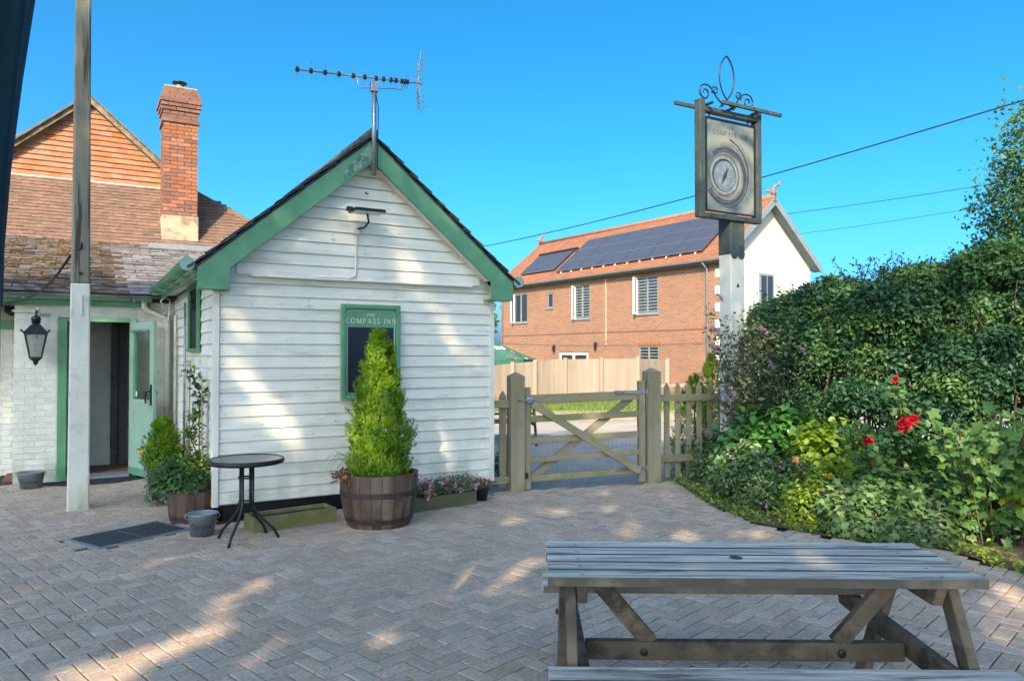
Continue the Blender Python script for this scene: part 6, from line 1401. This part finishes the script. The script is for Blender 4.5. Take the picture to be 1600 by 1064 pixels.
lit += [(at(x, y, Y), r) for x, y, Y, r in [(110, 600, 9.2, .10), (78, 645, 9, .10), (90, 660, 9, .1), (60, 680, 9, .1), (130, 470, 9.2, .2), (240, 670, 7.5, .15), (300, 700, 6.9, .12), (270, 720, 7, .12), (1250, 870, 3.1, .09), (1330, 876, 3.1, .10), (1400, 880, 3.0, .07), (1150, 640, 9, .2), (870, 735, 8.8, .15),
    (990, 720, 9, .12), (930, 650, 8.9, .2), (1030, 640, 9, .1), (810, 640, 8.6, .06)]]
rngt = np.random.default_rng(5)
for x, y, r_ in [(700, 800, .09), (640, 800, .08), (720, 830, .07), (590, 850, .07), (480, 880, .08), (520, 900, .07), (560, 925, .06), (380, 1040, .10), (430, 1010, .08), (480, 990, .07), (700, 900, .07), (680, 940, .05), (850, 800, .08), (1010, 800, .10), (1130, 830, .10), (780, 860, .08), (860, 840, .07), (240, 880, .07), (150, 900, .06), (100, 930, .06), (330, 870, .06), (620, 1000, .09), (90, 1050, .1), (1400, 1040, .10), (1100, 1000, .06), (1560, 1040, .15), (830, 935, .08)]: lit.append((gnd(x, y), r_))
for x, y, r_ in [(360, 480, .10), (385, 505, .10), (350, 520, .08), (420, 600, .10), (440, 650, .13), (460, 680, .12), (480, 700, .10), (690, 490, .12), (715, 530, .12), (735, 560, .08), (570, 650, .0), (520, 330, .09), (545, 360, .09), (630, 430, .10), (660, 455, .10), (600, 455, .06), (360, 590, .06), (500, 745, .08), (740, 690, .06), (560, 330, .08), (530, 430, .07), (760, 640, .05), (360, 700, .05)]: lit.append((P_shed(x, y), r_ * .55))
for x, y, Y, r_ in [(1540, 820, 5.9, .3), (1580, 860, 5.7, .3), (1500, 740, 6.2, .25), (1420, 800, 6.4, .2), (1340, 820, 6.6, .2), (1250, 790, 7.2, .25), (1180, 770, 7.8, .2), (1120, 740, 8.6, .2), (1220, 660, 8.3, .3), (1290, 700, 8, .25)]: lit.append((at(x, y, Y), r_))
for k in range(60):   # hedge, bed and ground beyond get many gaps
    lit.append((Vector((rngt.uniform(2.6, 5.5), rngt.uniform(6.0, 8.5), rngt.uniform(.3, 2.6))), .24))
for k in range(16): lit.append((Vector((rngt.uniform(-6.5, -4.3), rngt.uniform(9.5, 12), rngt.uniform(2.3, 3.2))), .35))
LP = np.array([tuple(p) for p, r in lit]); LR_ = np.array([r for p, r in lit]); SD_ = np.array(tuple(S_DIR))
def keep(P):  # unseen crowns shaped for the light: leaves cut along sun rays to lit spots
    out = np.ones(len(P), bool)
    for p, r in zip(LP, LR_):
        d = P - p; t = d @ SD_; q = np.linalg.norm(d - t[:, None] * SD_, axis=1); out &= ~(q < r * .8 + .045)
    return out
for i, (bx, by, cc, cr_, n) in enumerate([(-7.5, -6.5, (-8.2, -6, 9.6), (4.0, 2.2, 4.6), 1500), (-3.6, -7.2, (-3.6, -6.2, 8.9), (3.2, 2.2, 5.2), 1700), (-.2, -6.6, (0, -6.2, 8.6), (3.0, 2.2, 4.8), 1200), (3.2, -7.4, (2.9, -6.8, 6.6), (2.0, 2.0, 3.4), 260)]):
    big_tree('broadleaf_tree', ['leafy tree behind the viewer, far left of its row', 'tallest leafy tree behind the viewer', 'leafy tree directly behind the viewer', 'smaller thin crowned tree behind the viewer on the right'][i], (bx, by, 0), 12, cc, cr_, n, .20, 20, .24, keep=keep, seed=200 + i, trunk_r=.26)
